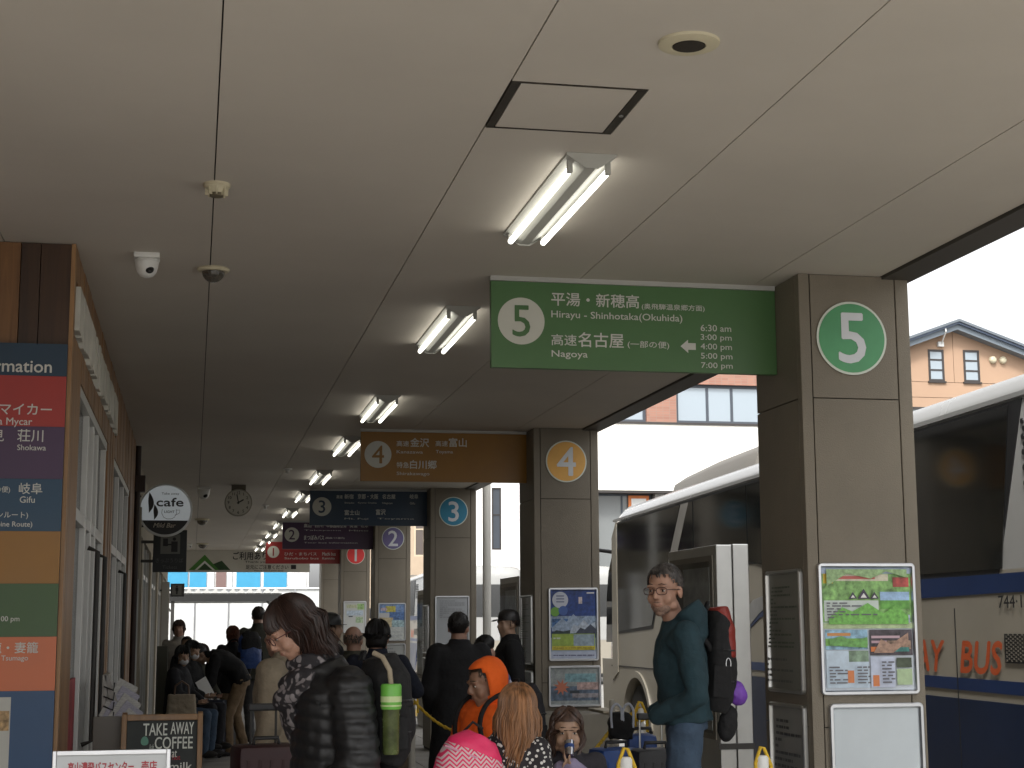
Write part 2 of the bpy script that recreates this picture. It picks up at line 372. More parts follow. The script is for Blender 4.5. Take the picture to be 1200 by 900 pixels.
for str_, b, bo in (('高速', (243, 137, 297, 162), .02), ('金沢', (303, 125, 385, 165), .025), ('高速', (414, 137, 467, 162), .02), ('富山', (473, 125, 550, 165), .025), ('Kanazawa', (243, 178, 358, 194), .01), ('Toyama', (415, 178, 490, 197), .01),
                    ('特急', (243, 230, 297, 257), .02), ('白川郷', (302, 222, 418, 262), .025), ('Shirakawago', (243, 273, 387, 294), .01)):
    T(s4, *f(*zb(*b, sc=3.75, ox=400, oy=480)), str_, bo)
s3 = bay_sign(3, 19.7, (.012, .036, .072), 'dark navy hanging sign numbered 3 behind the orange-brown sign')
f = px_sign(19.69, s3)
for str_, b, bo in (('高速', (362, 135, 410, 162), .02), ('新宿', (425, 128, 495, 165), .025), ('京都・大阪', (528, 125, 688, 167), .025), ('名古屋', (720, 128, 822, 165), .025), ('岐阜', (935, 128, 1000, 165), .025), ('Shinjuku', (425, 188, 500, 205), .01), ('Kyoto Osaka', (530, 188, 675, 205), .01), ('Nagoya', (720, 190, 800, 208), .01), ('Gifu', (935, 190, 975, 208), .01),
                    ('富士山', (425, 250, 540, 292), .025), ('羽沢', (670, 245, 745, 290), .025), ('Mt. Fuji', (425, 312, 610, 330), .01), ('Toyama', (680, 312, 970, 330), .01)):
    if str_ == '羽沢': str_ = '富沢'
    T(s3, *f(*zb(*b, sc=6.6667, ox=340, oy=560)), str_, bo)
s2 = bay_sign(2, 25.8, (.052, .022, .06), 'dark purple hanging sign numbered 2 between the navy and red ones')
f = px_sign(25.79, s2)
for str_, b, bo in (('高山', (108, 358, 165, 388), .025), ('白川', (195, 362, 258, 388), .025), ('中部国際空港', (285, 362, 440, 390), .02), ('美濃', (465, 362, 525, 390), .02), ('松本', (553, 362, 610, 390), .02), ('Takayama', (108, 404, 400, 418), .01), ('Mino', (460, 406, 610, 418), .01),
                    ('まつぼみバス', (108, 448, 265, 486), .025), ('(路線バス案内)', (275, 462, 425, 480), .02), ('Tour bus information', (108, 500, 525, 514), .01)):
    T(s2, *f(*zb(*b, sc=6.6667, ox=340, oy=560)), str_, bo)
s1 = bay_sign(1, 31.8, (.27, .018, .018), 'red hanging sign numbered 1, farthest of the bay signs')
f = px_sign(31.79, s1)
for str_, b in (('Hida Takayama', (395, 634, 520, 645)), ('ひだ・まちバス', (330, 662, 500, 680)), ('Machi bus', (530, 662, 600, 680)), ('Sarubobo bus', (330, 688, 510, 700)), ('Kamioka', (530, 688, 595, 700))):
    if str_ == 'Hida Takayama': pass
    T(s1, *f(*zb(*b, sc=4.5, ox=260, oy=500)), str_, .01)

# ------------------------------------------------------------------ fluorescent fixtures
m_tube = mat('lit_tube', (.9, .9, .85), .4, emit=2.0, var=0)
fix = thing('ceiling_light', 'twin tube fluorescent fixture nearest the camera beside the access hatch', 'light', (1.385, 5.99, CZ), 0, 'twin tube lights in a row')
m_fw = flat('fixture_white', (.42, .42, .39), .5)
q = MB(); q.prism([(-.092, 0), (-.092, -.008), (-.020, -.050), (.020, -.050), (.092, -.008), (.092, 0)], 'Y', -.598, .598); q.build('body', m_fw, fix)
for y0, y1 in ((-.606, -.5985), (.5985, .606)): q = MB(); q.prism([(-.094, -.001), (-.094, -.010), (-.024, -.056), (.024, -.056), (.094, -.010), (.094, -.001)], 'Y', y0, y1); q.build('end_cap', m_fw, fix)
for s_ in (-1, 1):
    q = MB(); q.tube([(s_*.072, -.545, -.052), (s_*.072, .545, -.052)], .0125, 12); q.build('tube', m_tube, fix, smooth=40)
    for e in (-1, 1): q = MB(); q.box((s_*.072-.010, e*.546, -.064), (s_*.072+.010, e*.566, -.018), bev=.003); q.build('lamp_holder', m_fw, fix)
lights_y = [8.8, 12.15, 14.75, 17.9, 20.6, 23.6, 26.4, 29.2, 31.8, 34.4]
words_ = ['second', 'third', 'fourth', 'fifth', 'sixth', 'seventh', 'eighth', 'ninth', 'tenth', 'eleventh']
for y, w in zip(lights_y, words_): dup(fix, (1.385, y, CZ), f'twin tube fluorescent fixture, {w} from the camera along the ceiling row')
bpy.context.view_layer.update()

# ------------------------------------------------------------------ small ceiling things
sp = thing('ceiling_speaker', 'round cream ceiling speaker with dark centre grille', 'speaker', (1.395, 4.26, CZ))
q = MB(); q.lathe([(.092, 0), (.090, -.008), (.058, -.014), (.05, -.013), (.049, 0)], n=40); q.build('ring', M_cream, sp, smooth=40)
q = MB(); q.lathe([(.048, -.002), (.046, -.0145), (.02, -.016)], n=32); q.build('grille', mat('speaker_grille', (.025, .02, .014), .8, var=.6, scale=300), sp)
sm = thing('smoke_detector', 'cream smoke detector on the ceiling seam', 'smoke detector', (.052, 6.04, CZ))
q = MB(); q.lathe([(.052, 0), (.052, -.012), (.040, -.02), (.030, -.038)], n=28); q.build('base', M_cream, sm, smooth=40)
for i in range(8):
    a = i*math.pi/4; q = MB(); q.box((-.003, .024, -.046), (.003, .044, -.016)); q.xf(Matrix.Rotation(a, 4, 'Z')); q.build('rib', M_cream, sm)
q = MB(); q.lathe([(.028, -.038), (.026, -.05)], n=24); q.build('sensor_head', flat('sensor_dark', (.12, .1, .06)), sm)
def dome(loc, s, label, grp=None):
    d = thing('dome_camera', label, 'security camera', loc)
    q = MB(); q.lathe([(.075*s, 0), (.078*s, -.006*s), (.070*s, -.016*s), (.055*s, -.017*s)], n=36); q.build('base', M_cream, d, smooth=40)
    q = MB(); q.lathe([(.054*s*math.cos(a), (-.017-.05*math.sin(a))*s) for a in [i*math.pi/2/8 for i in range(8)]], n=28); q.build('dome', glassy('dome_tint', (.10, .09, .075), .05, .75), d, smooth=60)
    q = MB(); q.ell((0, -.005*s, -.025*s), (.025*s, .03*s, .02*s)); q.build('lens', M_black, d, smooth=60)
dome((.058, 7.53, CZ), 1.0, 'smoked dome camera with cream rim on the ceiling seam')
pp = at(237, 606, 25.5); dome((pp.x, 25.5, CZ), 1.5, 'small cream dome camera farther along the seam left of the clock')
pp = at(237, 655, 33); dome((pp.x, 33, CZ), 1.6, 'dark dome camera at the far end above the mountain banner')
def eye(loc, s, label, rz=0):
    c = thing('bullet_camera', label, 'security camera', loc, rz)
    q = MB(); q.box((-.058*s, -.05*s, -.024*s), (.058*s, .05*s, 0), bev=.005*s); q.build('mount', M_wplas, c, smooth=40)
    q = MB(); q.lathe([(.05*s, -.024*s), (.056*s, -.03*s), (.056*s, -.037*s)], n=30); q.build('ring', M_wplas, c, smooth=40)
    q = MB(); q.lathe([(.054*s, -.038*s), (.052*s, -.06*s), (.044*s, -.085*s), (.03*s, -.103*s), (.012*s, -.11*s)], n=30); q.build('housing', M_wplas, c, smooth=50)
    q = MB(); q.ell((.014*s, -.035*s, -.078*s), (.02*s, .014*s, .024*s), Matrix.Rotation(R(-35), 3, 'X')); q.build('lens', M_black, c, smooth=60)
eye((-.245, 7.28, CZ), 1, 'white eyeball security camera near the wooden wall')
pp = at(239, 568, 19.6); eye((pp.x, 19.6, CZ), 1.4, 'small white security camera between the cafe sign and the clock')
pp = at(222, 655, 33); eye((pp.x, 33.1, CZ), .8, 'tiny camera left of the far dome camera')
for px_, py_, Y in ((337, 549, 17.2), (311, 594, 22.5)):
    pp = at(px_, py_, Y); s_ = thing('sprinkler', 'small white ceiling sprinkler ' + ('nearer, left of the orange sign lights' if Y < 20 else 'farther, right of the clock'), 'sprinkler', (pp.x, Y, CZ), 0)
    q = MB(); q.lathe([(.05, 0), (.05, -.01), (.02, -.02), (.018, -.05), (.035, -.055)], n=14); q.build('head', M_wplas, s_)

# clock
ck = thing('station_clock', 'round hanging station clock showing nearly two', 'clock', (.51, 19.3, 2.985))
q = MB(); q.box((-.085, -.03, .10), (.085, .03, CZ-2.985)); q.build('bracket', mat('clock_bracket', (.10, .085, .06), .6), ck)
q = MB(); q.lathe([(.158, -.035), (.165, -.028), (.165, .028), (.158, .035)], (0, 0, 0), 40, 'Y'); q.build('case', mat('clock_case', (.30, .28, .23), .5), ck, smooth=40)
disc(.150, (0, 0), 40, -.0365).build('dial', flat('clock_dial', (.50, .48, .42), .5), ck)
for h_ in range(12):
    a = h_*math.pi/6; n_ = str(12 if h_ == 0 else h_); x, z = .118*math.sin(a), .118*math.cos(a)
    text(n_, M_black, ck, (x-.02, z-.017, x+.02, z+.017), (0, -.0372, 0), AX, 'numeral', bold=.02, align='C')
def hand(a, l, w, y):
    q = MB(); q.box((-w, y-.002, -.02), (w, y, l)); q.xf(Matrix.Rotation(a, 4, 'Y')); q.build('hand', M_black, ck)
hand(R(-12), .10, .006, -.039); hand(R(60), .07, .008, -.0415)

# ------------------------------------------------------------------ wooden shop front on the left
WX = -.55
sf = thing('shop_front', 'timber clad shop front with tall aluminium framed glass along the left', 'shop front')
m_w1 = wood('timber_orange', (.22, .105, .038), (.13, .058, .02)); m_w2 = wood('timber_dark', (.065, .030, .013), (.035, .016, .008)); m_w3 = wood('timber_mid', (.20, .098, .036), (.12, .055, .02)); m_wl = wood('timber_light', (.36, .20, .085), (.24, .125, .05))
xs = [-.565, -.70, -.785, -.93, -1.08, -1.2, -1.36, -1.5, -1.65, -1.8, -1.95, -2.1, -2.3]
pal = [m_w2, m_w2, m_w1, m_w3, m_w2, m_w1, m_w3, m_w1, m_w2, m_w3, m_w1, m_w3]
for i in range(len(xs)-1):
    q = MB(); q.box((xs[i+1]+.002, 7.13+random.uniform(-.002, .002), 0), (xs[i]-.002, 7.17, CZ-.004)); q.build('plank', pal[i], sf)
q = MB(); q.box((WX-.018, 7.12, 0), (WX, 7.20, CZ-.003)); q.build('corner_post', m_wl, sf)
q = MB(); q.box((-2.3, 7.18, 0), (-.62, 7.3, CZ-.003)); q.build('backing_wall', flat('backing', (.05, .04, .03), .9), sf)
# flank: planks above and between windows
def plank(y0, y1, z0, z1, m, x=WX, t=.035):
    q = MB(); q.box((x-t, y0+.0015, z0), (x+random.uniform(-.003, .001), y1-.0015, z1)); return q.build('plank', m, sf)
ys = [7.203+.13*i for i in range(61)]
m_w4 = wood('timber_flank_lit', (.36, .19, .075), (.22, .11, .04)); m_w5 = wood('timber_flank_lit_dark', (.30, .155, .06), (.18, .09, .033)); pm = [m_w4, m_w5]  # flank timber colours lightened to stand in for light from the bus lane
for i in range(60):
    y0, y1 = ys[i], ys[i+1]; m_ = random.choice(pm)
    if y1 < 7.75: plank(y0, y1, 0, 2.80, m_); plank(y0, y1, 3.05, CZ-.004, m_)
    elif y0 > 10.25 and y1 < 11.2 or y0 > 13.85: plank(y0, y1, 0, CZ-.004 if y0 > 11.2 else 2.80, m_); 
    elif y0 < 11.2: plank(y0, y1, 2.66, 2.80, m_); 
    if 7.75 <= y1 and y0 < 11.2: plank(y0, y1, 3.05, CZ-.004, m_)
    elif 11.2 <= y0 < 13.85: plank(y0, y1, 2.66, CZ-.004, m_)
q = MB(); q.box((WX-.16, 7.3, 2.80), (WX-.10, 11.2, 3.05)); q.build('transom_back', flat('transom_dark', (.04, .035, .03), .9), sf)
# white uneven board signs / folded blind in the transom
for i in range(30):
    y = 7.32+i*.129; zb_ = 2.80+random.uniform(.0, .05)+ (.012 if i % 2 else 0)
    q = MB(); q.box((WX-.03+random.uniform(-.004, .004), y, zb_), (WX+.012+random.uniform(-.004, .004), y+.121, 3.045)); q.build('slat', mat('slat_white', (.72, .70, .63), .6, var=.2, scale=3), sf)
# glazing
m_al2 = mat('anodised_frame', (.62, .62, .60), .4, .3, var=.1, scale=3)
def glazing(y0, y1, ztop, posts, rails=(.02, 2.1)):
    for y in posts:
        q = MB(); q.box((WX-.07, y-.035, 0), (WX-.012, y+.035, ztop), bev=.004); q.build('mullion', m_al2, sf)
    q = MB(); q.box((WX-.075, y0, ztop-.05), (WX-.008, y1, ztop)); q.build('head_rail', m_al2, sf)
    q = MB(); q.box((WX-.075, y0, 0), (WX-.01, y1, .12)); q.build('sill', m_al2, sf)
    q = MB(); q.box((WX-.072, y0, 2.02), (WX-.016, y1, 2.08)); q.build('transom_rail', m_al2, sf)
    ps = sorted(posts)
    for a, b in zip(ps[:-1], ps[1:]):
        q = MB(); q.box((WX-.05, a+.036, .12), (WX-.042, b-.036, ztop-.05)); q.build('pane', M_glass, sf)
glazing(7.72, 10.28, 2.66, [7.76, 8.6, 9.05, 9.45, 10.24])
glazing(11.2, 13.86, 2.66, [11.24, 12.1, 12.95, 13.82])
for y in (8.66, 9.4, 12.2):
    q = MB(); q.tube([(WX, y, .9), (WX+.05, y, .92), (WX+.05, y, 1.9), (WX, y, 1.92)], .013, 8); q.build('door_handle', M_dark, sf, smooth=50)
# room behind the glass
q = MB(); q.box((-4.5, 7.3, 0), (-4.4, 15, CZ)); q.box((-4.5, 15, 0), (-.6, 15.1, CZ)); struct(q.build('interior_wall', flat('interior_paint', (.30, .27, .22), .8)))
q = MB(); q.box((WX-.04, 8.12, .35), (WX-.03, 8.5, 1.25)); q.build('poster', mat('red_poster', (.32, .05, .06), .6, var=.5, scale=6), sf)
q = MB(); q.tube([(WX+.02, 15.06, 0), (WX+.02, 15.06, 3.18)], .028, 10); q.box((WX, 15.0, 2.75), (WX+.09, 15.12, 2.9)); tag(q.build('conduit_pipe', flat('conduit_brown', (.035, .018, .013), .5), smooth=40), 'dark brown vertical conduit at the end of the timber cladding', 'pipe')

# far left corridor wall: rendered wall, posts, doors and glazing
fw = thing('corridor_wall', 'plain beige wall with aluminium doors beyond the timber shop front', 'wall')
m_beige = mat('beige_render', (.36, .32, .25), .8, var=.08, scale=1)
q = MB(); q.box((WX-.25, 15.12, 2.5), (WX-.02, 37, CZ-.003)); q.build('lintel', m_beige, fw)
for a, b in ((15.12, 15.9), (18.4, 18.9), (22.2, 22.9), (26.6, 27.4), (31.0, 31.6), (35.6, 37)):
    q = MB(); q.box((WX-.25, a, 0), (WX-.022, b, 2.5)); q.build('pier', m_beige, fw)
for a, b in ((15.9, 18.4), (18.9, 22.2), (22.9, 26.6), (27.4, 31.0), (31.6, 35.6)):
    n = 3
    for i in range(n+1):
        y = a+(b-a)*i/n; q = MB(); q.box((WX-.14, max(a, y-.04), 0), (WX-.05, min(b, y+.04), 2.5)); q.build('door_post', m_al2, fw)
    q = MB(); q.box((WX-.13, a, 2.1), (WX-.06, b, 2.16)); q.build('door_rail', m_al2, fw)
    q = MB(); q.box((WX-.10, a, .02), (WX-.092, b, 2.1)); q.build('pane', M_glass, fw)
q = MB(); q.box((-3, 15.2, 0), (-2.9, 37, CZ)); struct(q.build('interior_wall', flat('interior_paint', (.3, .27, .22), .8)))
q = MB(); q.box((WX-.02, 15.2, 1.95), (WX+.06, 15.3, 2.62)); tag(q.build('wall_box', mat('wall_box_beige', (.34, .30, .23), .6)), 'beige metal box on the wall behind the cafe sign bracket', 'box')
# column-like glass door leaves standing open and a grey-green post near the seated people
for i, (Y, px0, px1, yt, c) in enumerate(((21, 184, 197, 757, (.12, .12, .09)), (27, 176, 181, 690, (.4, .38, .33)), (30, 190, 199, 682, (.45, .43, .38)))):
    a = at(px0, yt, Y); b = at(px1, yt, Y)
    q = MB(); q.box((a.x, Y, 0), (b.x, Y+.08, a.z), bev=.01)
    tag(q.build('door_post', flat('post_tone_%d' % i, c, .5)), ('grey-green square post left of the seated masked people', 'slim pale door edge standing open by the wall', 'tall pale door post below the restroom sign')[i], 'post')

q = MB(); q.box((-2.6, 2.0, 0), (-2.32, 7.12, CZ-.003)); tag(q.build('side_shade_wall', mat('side_wall_brown', (.30, .24, .18), .7)), 'unseen plain brown wall at the far left, added to cut the side light', 'wall')  # unseen wall, added to keep light from the left off the pillars
# ------------------------------------------------------------------ information board
ib = thing('information_board', 'tall coloured information board mounted on the wooden wall corner', 'sign board', (0, 7.10, 0))
q = MB(); q.box((-2.2, -.012, .35), (-.567, .029, 2.735)); q.build('board', M_dark, ib)
bands = [(2.735, 2.591, (.012, .035, .065)), (2.591, 2.368, (.33, .028, .022)), (2.368, 2.14, (.060, .028, .075)), (2.14, 1.914, (.012, .05, .10)), (1.914, 1.690, (.27, .125, .018)), (1.690, 1.465, (.045, .095, .03)), (1.465, 1.238, (.52, .14, .055)), (1.238, .35, (.018, .06, .145))]
for i, (a, b, c) in enumerate(bands):
    q = MB(); q.box((-2.2, -.016, b+.0005), (-.567, -.0121, a-.0005)); q.build('colour_band', flat('info_band_%d' % i, tuple(v*1.1 for v in c), .45), ib)
def IB(str_, x0, y0, x1, y1, m=wt, al='R', keep=True, bo=.012):
    a = at(x0, y1, 7.083); b = at(x1, y0, 7.083); text(str_, m, ib, (a.x, a.z, b.x, b.z), (0, -.0165, 0), AX, 'lettering', bold=bo, keep=keep, align=al)
IB('Information', -40, 421, 61, 436, bo=.02); IB('らマイカー', -16, 472, 61, 487, al='R', bo=.015); IB('ra Mycar', -12, 490, 38, 500, bo=.01)
IB('荘川', 20, 503, 51, 518); IB('見', -10, 503, 5, 518); IB('Shokawa', 20, 520, 54, 529, bo=.01); IB('岐阜', 22, 565, 50, 580); IB('の便)', -12, 570, 12, 578); IB('Gifu', 23, 581, 41, 590, bo=.01)
IB('ベンルート)', -30, 600, 33, 608); IB('Alpine Route)', -12, 611, 38, 619, bo=.01); IB('00 pm', 0, 722, 23, 730, bo=.01); IB('龍・妻籠', -12, 752, 45, 766); IB('Tsumago', 0, 768, 33, 776, bo=.01)
a = at(-30, 900, 7.083); b = at(13, 817, 7.083); q = MB(); q.box((a.x, -.018, .8), (b.x, -.0165, b.z)); q.build('paper_notice', flat('paper', (.5, .5, .46), .6), ib)
a = at(-30, 857, 7.083); b = at(11, 833, 7.083); q = MB(); q.box((a.x, -.0195, a.z), (b.x, -.0181, b.z)); q.build('notice_map', mat('map_tan', (.42, .28, .14), .6, var=.6, scale=40), ib)

# ------------------------------------------------------------------ cafe sign, restroom signs
cs = thing('cafe_sign', 'round white and black cafe sign projecting from the left wall', 'sign', (-.277, 15.5, 2.613))
q = MB(); q.lathe([(.245, -.045), (.254, -.038), (.254, .038), (.245, .045)], (0, 0, 0), 48, 'Y'); q.build('rim', flat('cafe_rim', (.75, .78, .78), .4), cs, smooth=40)
m_cf = flat('cafe_face', (.80, .85, .88), .35); m_cf.node_tree.nodes['Principled BSDF'].inputs['Emission Color'].default_value = (.85, .94, 1, 1); m_cf.node_tree.nodes['Principled BSDF'].inputs['Emission Strength'].default_value = .06
disc(.235, (0, 0), 48, -.0462).build('face', m_cf, cs)   # a backlit sign, faintly on
pts = [(.235*math.cos(t), .235*math.sin(t)) for t in [R(205.2)+(R(334.8)-R(205.2))*i/20 for i in range(21)]]
q = MB(); q.add([(x, -.0470, z) for x, z in pts], [tuple(range(len(pts)))]); q.build('lower_band', M_black, cs)
M_ink = flat('ink_dark', (.03, .028, .025), .5)
CSA = (0, -.0478, 0)
text('cafe', M_ink, cs, (-.085, .035, .165, .115), CSA, AX, 'lettering', bold=.035, keep=False, align='C')
text('Take away', M_ink, cs, (-.04, .14, .125, .168), CSA, AX, 'lettering', keep=False, align='C')
text('LIGHT', M_ink, cs, (-.01, -.028, .085, -.005), CSA, AX, 'lettering', bold=.02, keep=False, align='C')
text('Mild Bar', flat('cafe_cream', (.55, .5, .4)), cs, (-.11, -.168, .10, -.125), CSA, AX, 'lettering', bold=.015, shear=.3, keep=False, align='C')
def flame(ox, oz, sx, sz):
    L_ = []; 
    for i in range(13):
        t = i/12; L_.append((ox+sx*(-.5*math.sin(t*math.pi*1.0)*math.cos(t*2.6)+ .25*math.sin(2*math.pi*t)), oz+sz*t))
    R_ = [(x+sx*(.95*math.sin(math.pi*t/12)), z) for (x, z), t in zip(L_, range(13))]
    q = MB(); v = [(x, -.0478, z) for x, z in L_]+[(x, -.0478, z) for x, z in R_]
    q.add(v, [(i, i+13, i+14, i+1) for i in range(12)]); q.build('flame_mark', M_ink, cs)
flame(-.155, -.03, .055, .2); flame(-.105, -.095, .045, .15)
q = MB(); cup = [(-.03+0, .008), (-.035, -.03), (-.015, -.07), (.015, -.085), (.055, -.085), (.085, -.07), (.105, -.03), (.10, .008)]
q.tube([(x, -.0478, z) for x, z in cup], .0018, 4); q.tube([(.10, -.0478, 0), (.135, -.0478, 0), (.13, -.0478, -.03), (.09, -.0478, -.05)], .0018, 4); q.build('cup_mark', M_ink, cs)
q = MB(); q.tube([(-.24, 0, .12), (-.26, 0, .16), (-.31, 0, .17), (-.33, 0, .13)], .014, 8); q.tube([(-.2, 0, -.15), (-.26, 0, -.17), (-.30, 0, -.13), (-.33, 0, -.08)], .009, 8); q.build('bracket', M_dark, cs, smooth=50)
ts_ = thing('restroom_sign', 'black pictogram sign reading Toilets hanging beneath the cafe sign', 'sign', (-.42, 17, 2.075))
q = MB(); q.box((0, 0, 0), (.345, .05, .44), bev=.004); q.build('board', flat('toilet_board', (.016, .02, .022), .4), ts_)
q = MB(); q.box((-.16, .02, .1), (0, .03, .13)); q.box((-.16, .02, .3), (0, .03, .33)); q.build('bracket', M_dark, ts_)
panel('pictogram_field', flat('picto_grey', (.20, .20, .18)), ts_, .075, .19, .275, .395, (0, 0, 0), AX, .001)
q = MB(); q.box((.10, -.004, .27), (.15, -.0015, .35)); q.add(disc(.018, (.215, .345), 16, -.004).v, [tuple(range(16))]); q.box((.185, -.004, .21), (.25, -.0015, .32)); q.box((.15, -.004, .28), (.185, -.0015, .295)); q.build('pictogram', M_black, ts_)
text('きっぷうりば', flat('dim_white', (.10, .10, .10)), ts_, (.03, .10, .31, .145), (0, 0, 0), AX, bold=.02, keep=False, align='C')
text('Tickets', flat('dim_white', (.10, .10, .10)), ts_, (.10, .035, .25, .07), (0, 0, 0), AX, bold=.01, keep=False, align='C')
ts_['label'] = 'black ticket counter sign with pictogram hanging beneath the cafe sign'
rs = thing('pictogram_sign', 'small square sign with a standing figure near the far doorway', 'sign', (-.407, 30, 2.065))
q = MB(); q.box((0, 0, 0), (.25, .06, .24)); q.box((-.2, .02, .1), (0, .04, .13)); q.build('board', flat('picto_board', (.08, .08, .075)), rs)
panel('sign_face', flat('picto_face', (.22, .22, .2)), rs, .03, .03, .20, .21, (0, 0, 0), AX, .002)
q = MB(); q.add(disc(.017, (.115, .185), 14, -.004).v, [tuple(range(14))]); q.box((.09, -.004, .10), (.14, -.002, .165)); q.box((.10, -.004, .045), (.13, -.002, .10)); q.build('figure', M_black, rs)

# far banner beam
bn = thing('overhead_banner', 'long white overhead banner with green mountain emblem and black writing at the far end', 'banner', (-1.4, 36, 2.72))
q = MB(); q.box((0, 0, 0), (3.97, .1, CZ-2.72-.002)); q.build('board', flat('banner_white', (.52, .50, .44), .6), bn)
def BN(x, y): p_ = at(x, y, 35.99); return (p_.x+1.4, p_.z-2.72)
def tri(pts, m, y=-.004, nm='emblem'):
    q = MB(); q.add([(x, y, z) for x, z in [BN(*p_) for p_ in pts]], [tuple(range(len(pts)))]); return q.build(nm, m, bn)
gr = flat('emblem_green', (.06, .21, .03)); gd = flat('emblem_dark', (.02, .06, .02))
tri([(221, 668), (240, 650), (251, 662), (258, 668)], gr); tri([(250, 661), (260, 657), (270, 668), (257, 668)], gd, -.006)
tri([(233, 668), (240, 660), (248, 668)], gd, -.008); tri([(228, 668), (240, 657), (252, 668), (249, 668), (240, 660), (231, 668)], M_white, -.007)
for str_, b in (('ご利用ありがとうございました', (273, 647, 390, 656)), ('Thank you for using our bus', (287, 657.5, 360, 660)), ('足元にご注意ください', (288, 662, 338, 667)), ('Please mind your step', (298, 668, 332, 669.8))):
    a = BN(b[0], b[3]); c = BN(b[2], b[1]); text(str_, M_black, bn, (a[0], a[1], c[0], c[1]), (0, 0, 0), AX, bold=.03, keep=False, depth=.005)
tri([(341, 662), (347, 662), (347, 667), (341, 667)], M_black)

# ------------------------------------------------------------------ poster frames
def rr(w, h, r, n=5):
    pts = []
    for cx, cz, a0 in ((w/2-r, h/2-r, 0), (-w/2+r, h/2-r, 90), (-w/2+r, -h/2+r, 180), (w/2-r, -h/2+r, 270)):
        for i in range(n+1): a = R(a0+90*i/n); pts.append((cx+r*math.cos(a), cz+r*math.sin(a)))
    return pts
def frame_mesh(w, h, bw=.022, d=.022, r=.022):
    """rounded snap frame facing -Y, centred"""
    prof = [(0, 0), (0, -d*.8), (.004, -d), (bw*.7, -d), (bw, -d*.55), (bw, -.002)]
    q = MB(); n = 0; rings = []
    for off, y in prof:
        pts = rr(w-2*off, h-2*off, max(.003, r-off)); rings.append([(x, y, z) for x, z in pts])
    n = len(rings[0]); v = [p_ for rg in rings for p_ in rg]
    f = [(i*n+k, i*n+(k+1) % n, (i+1)*n+(k+1) % n, (i+1)*n+k) for i in range(len(rings)-1) for k in range(n)]
    q.add(v, f); return q
def printed(parent, w, h, sheet, blocks, y=-.004):
    """sheet of paper with flat printed blocks: (x0,z0,x1,z1,colour[,noise]) in 0..1"""
    panel('paper_sheet', flat('sheet_%02d' % (hash(sheet) % 97), sheet, .4), parent, -w/2, -h/2, w/2, h/2, (0, y, 0), AX, 0)
    mats = []; q = MB(); idx = {}
    for i, bl in enumerate(blocks):
        x0, z0, x1, z1, c = bl[:5]; ns = bl[5] if len(bl) > 5 else .0
        key = (tuple(round(v, 3) for v in c), ns)
        if key not in idx:
            idx[key] = len(mats); mats.append(mat('ink_%s_%s' % ('_'.join(str(int(v*200)) for v in c), int(ns*10)), c, .4, var=ns if ns else .04, scale=26 if ns else 4))
        q.cur = idx[key]; yy = y-.0004*(i+1)
        q.add([(w*(x0-.5), yy, h*(z0-.5)), (w*(x1-.5), yy, h*(z0-.5)), (w*(x1-.5), yy, h*(z1-.5)), (w*(x0-.5), yy, h*(z1-.5))], [(0, 1, 2, 3)])
    q.build('printed_artwork', mats, parent)
def textlines(x0, z0, x1, z1, n, c=(.12, .12, .14), seed=0):
    rnd = random.Random(seed); out = []
    for i in range(n):
        z = z1-(z1-z0)*(i+.3)/n; x = x0
        while x < x1-.02:
            l = rnd.uniform(.03, .12); out.append((x, z-(z1-z0)/n*.45, min(x1, x+l), z, c)); x += l+rnd.uniform(.01, .03)
            if rnd.random() < .12: break
    return out
def poster(label, x, y, z, w, h, sheet, blocks, rz=0, cat='poster', frame=M_alu, bw=.022, ic=True):
    p_ = thing('poster_frame', label, cat, (x, y, z), rz)
    q = frame_mesh(w, h, bw); q.build('frame', frame, p_, smooth=35)
    q = MB(); q.box((-w/2+.008, -.003, -h/2+.008), (w/2-.008, 0, h/2-.008)); q.build('backing', M_dark, p_)
    printed(p_, w-2*bw, h-2*bw, sheet, blocks)
    return p_
# pillar 5 front
a = at(964, 812, 7.1); b = at(1073, 660, 7.1); cx = (a.x+b.x)/2; w = b.x-a.x; h = .62; zc = (1.788+1.17)/2
G = (.20, .38, .12); LB = (.50, .60, .70)  # green paled to put glare into the print colour
bl = [(0, .55, 1, .97, G, .7), (0, .95, 1, 1, (.35, .42, .55)), (.02, .87, .13, .95, (.55, .38, .04)), (.15, .89, .75, .945, (.55, .52, .40), .3), (.18, .905, .6, .93, (.5, .12, .1)),
      (.8, .84, .98, .92, (.35, .06, .05), .6), (.02, .56, .63, .73, (.55, .62, .58), .1), (.65, .66, .98, .80, (.12, .33, .06), .4), (.65, .73, .98, .80, (.3, .45, .65), .3), (.7, .53, .98, .61, (.45, .5, .62), .4), (.65, .55, .7, .60, (.6, .35, .05)),
      (.0, .5, 1, .545, (.42, .52, .30), .3), (.02, .33, .49, .49, (.25, .42, .55), .6), (.02, .36, .49, .42, (.16, .35, .08), .5), (.04, .44, .3, .465, (.55, .25, .08)), (.51, .28, .99, .49, (.06, .05, .06), .8), (.53, .42, .85, .44, (.5, .35, .4)), (.53, .38, .8, .40, (.45, .3, .35)), (.7, .33, .97, .40, (.3, .2, .14), .8), (.75, .31, .95, .345, (.05, .22, .2), .6), (.52, .31, .62, .35, (.6, .18, .05)),
      (.02, .02, .49, .32, LB, .15), (.27, .23, .49, .32, (.18, .26, .18), .6), (.51, .02, .78, .27, (.5, .55, .68), .15), (.8, .18, .97, .26, (.06, .08, .05), .5), (.8, .04, .97, .17, (.38, .5, .3), .2), (.25, .06, .32, .16, (.6, .2, .07)), (.53, .03, .6, .12, (.6, .2, .07))] + textlines(.04, .58, .6, .72, 6, seed=1)+textlines(.04, .05, .24, .2, 6, seed=2)+textlines(.62, .05, .76, .24, 7, seed=3)+textlines(.34, .05, .48, .2, 6, seed=4)
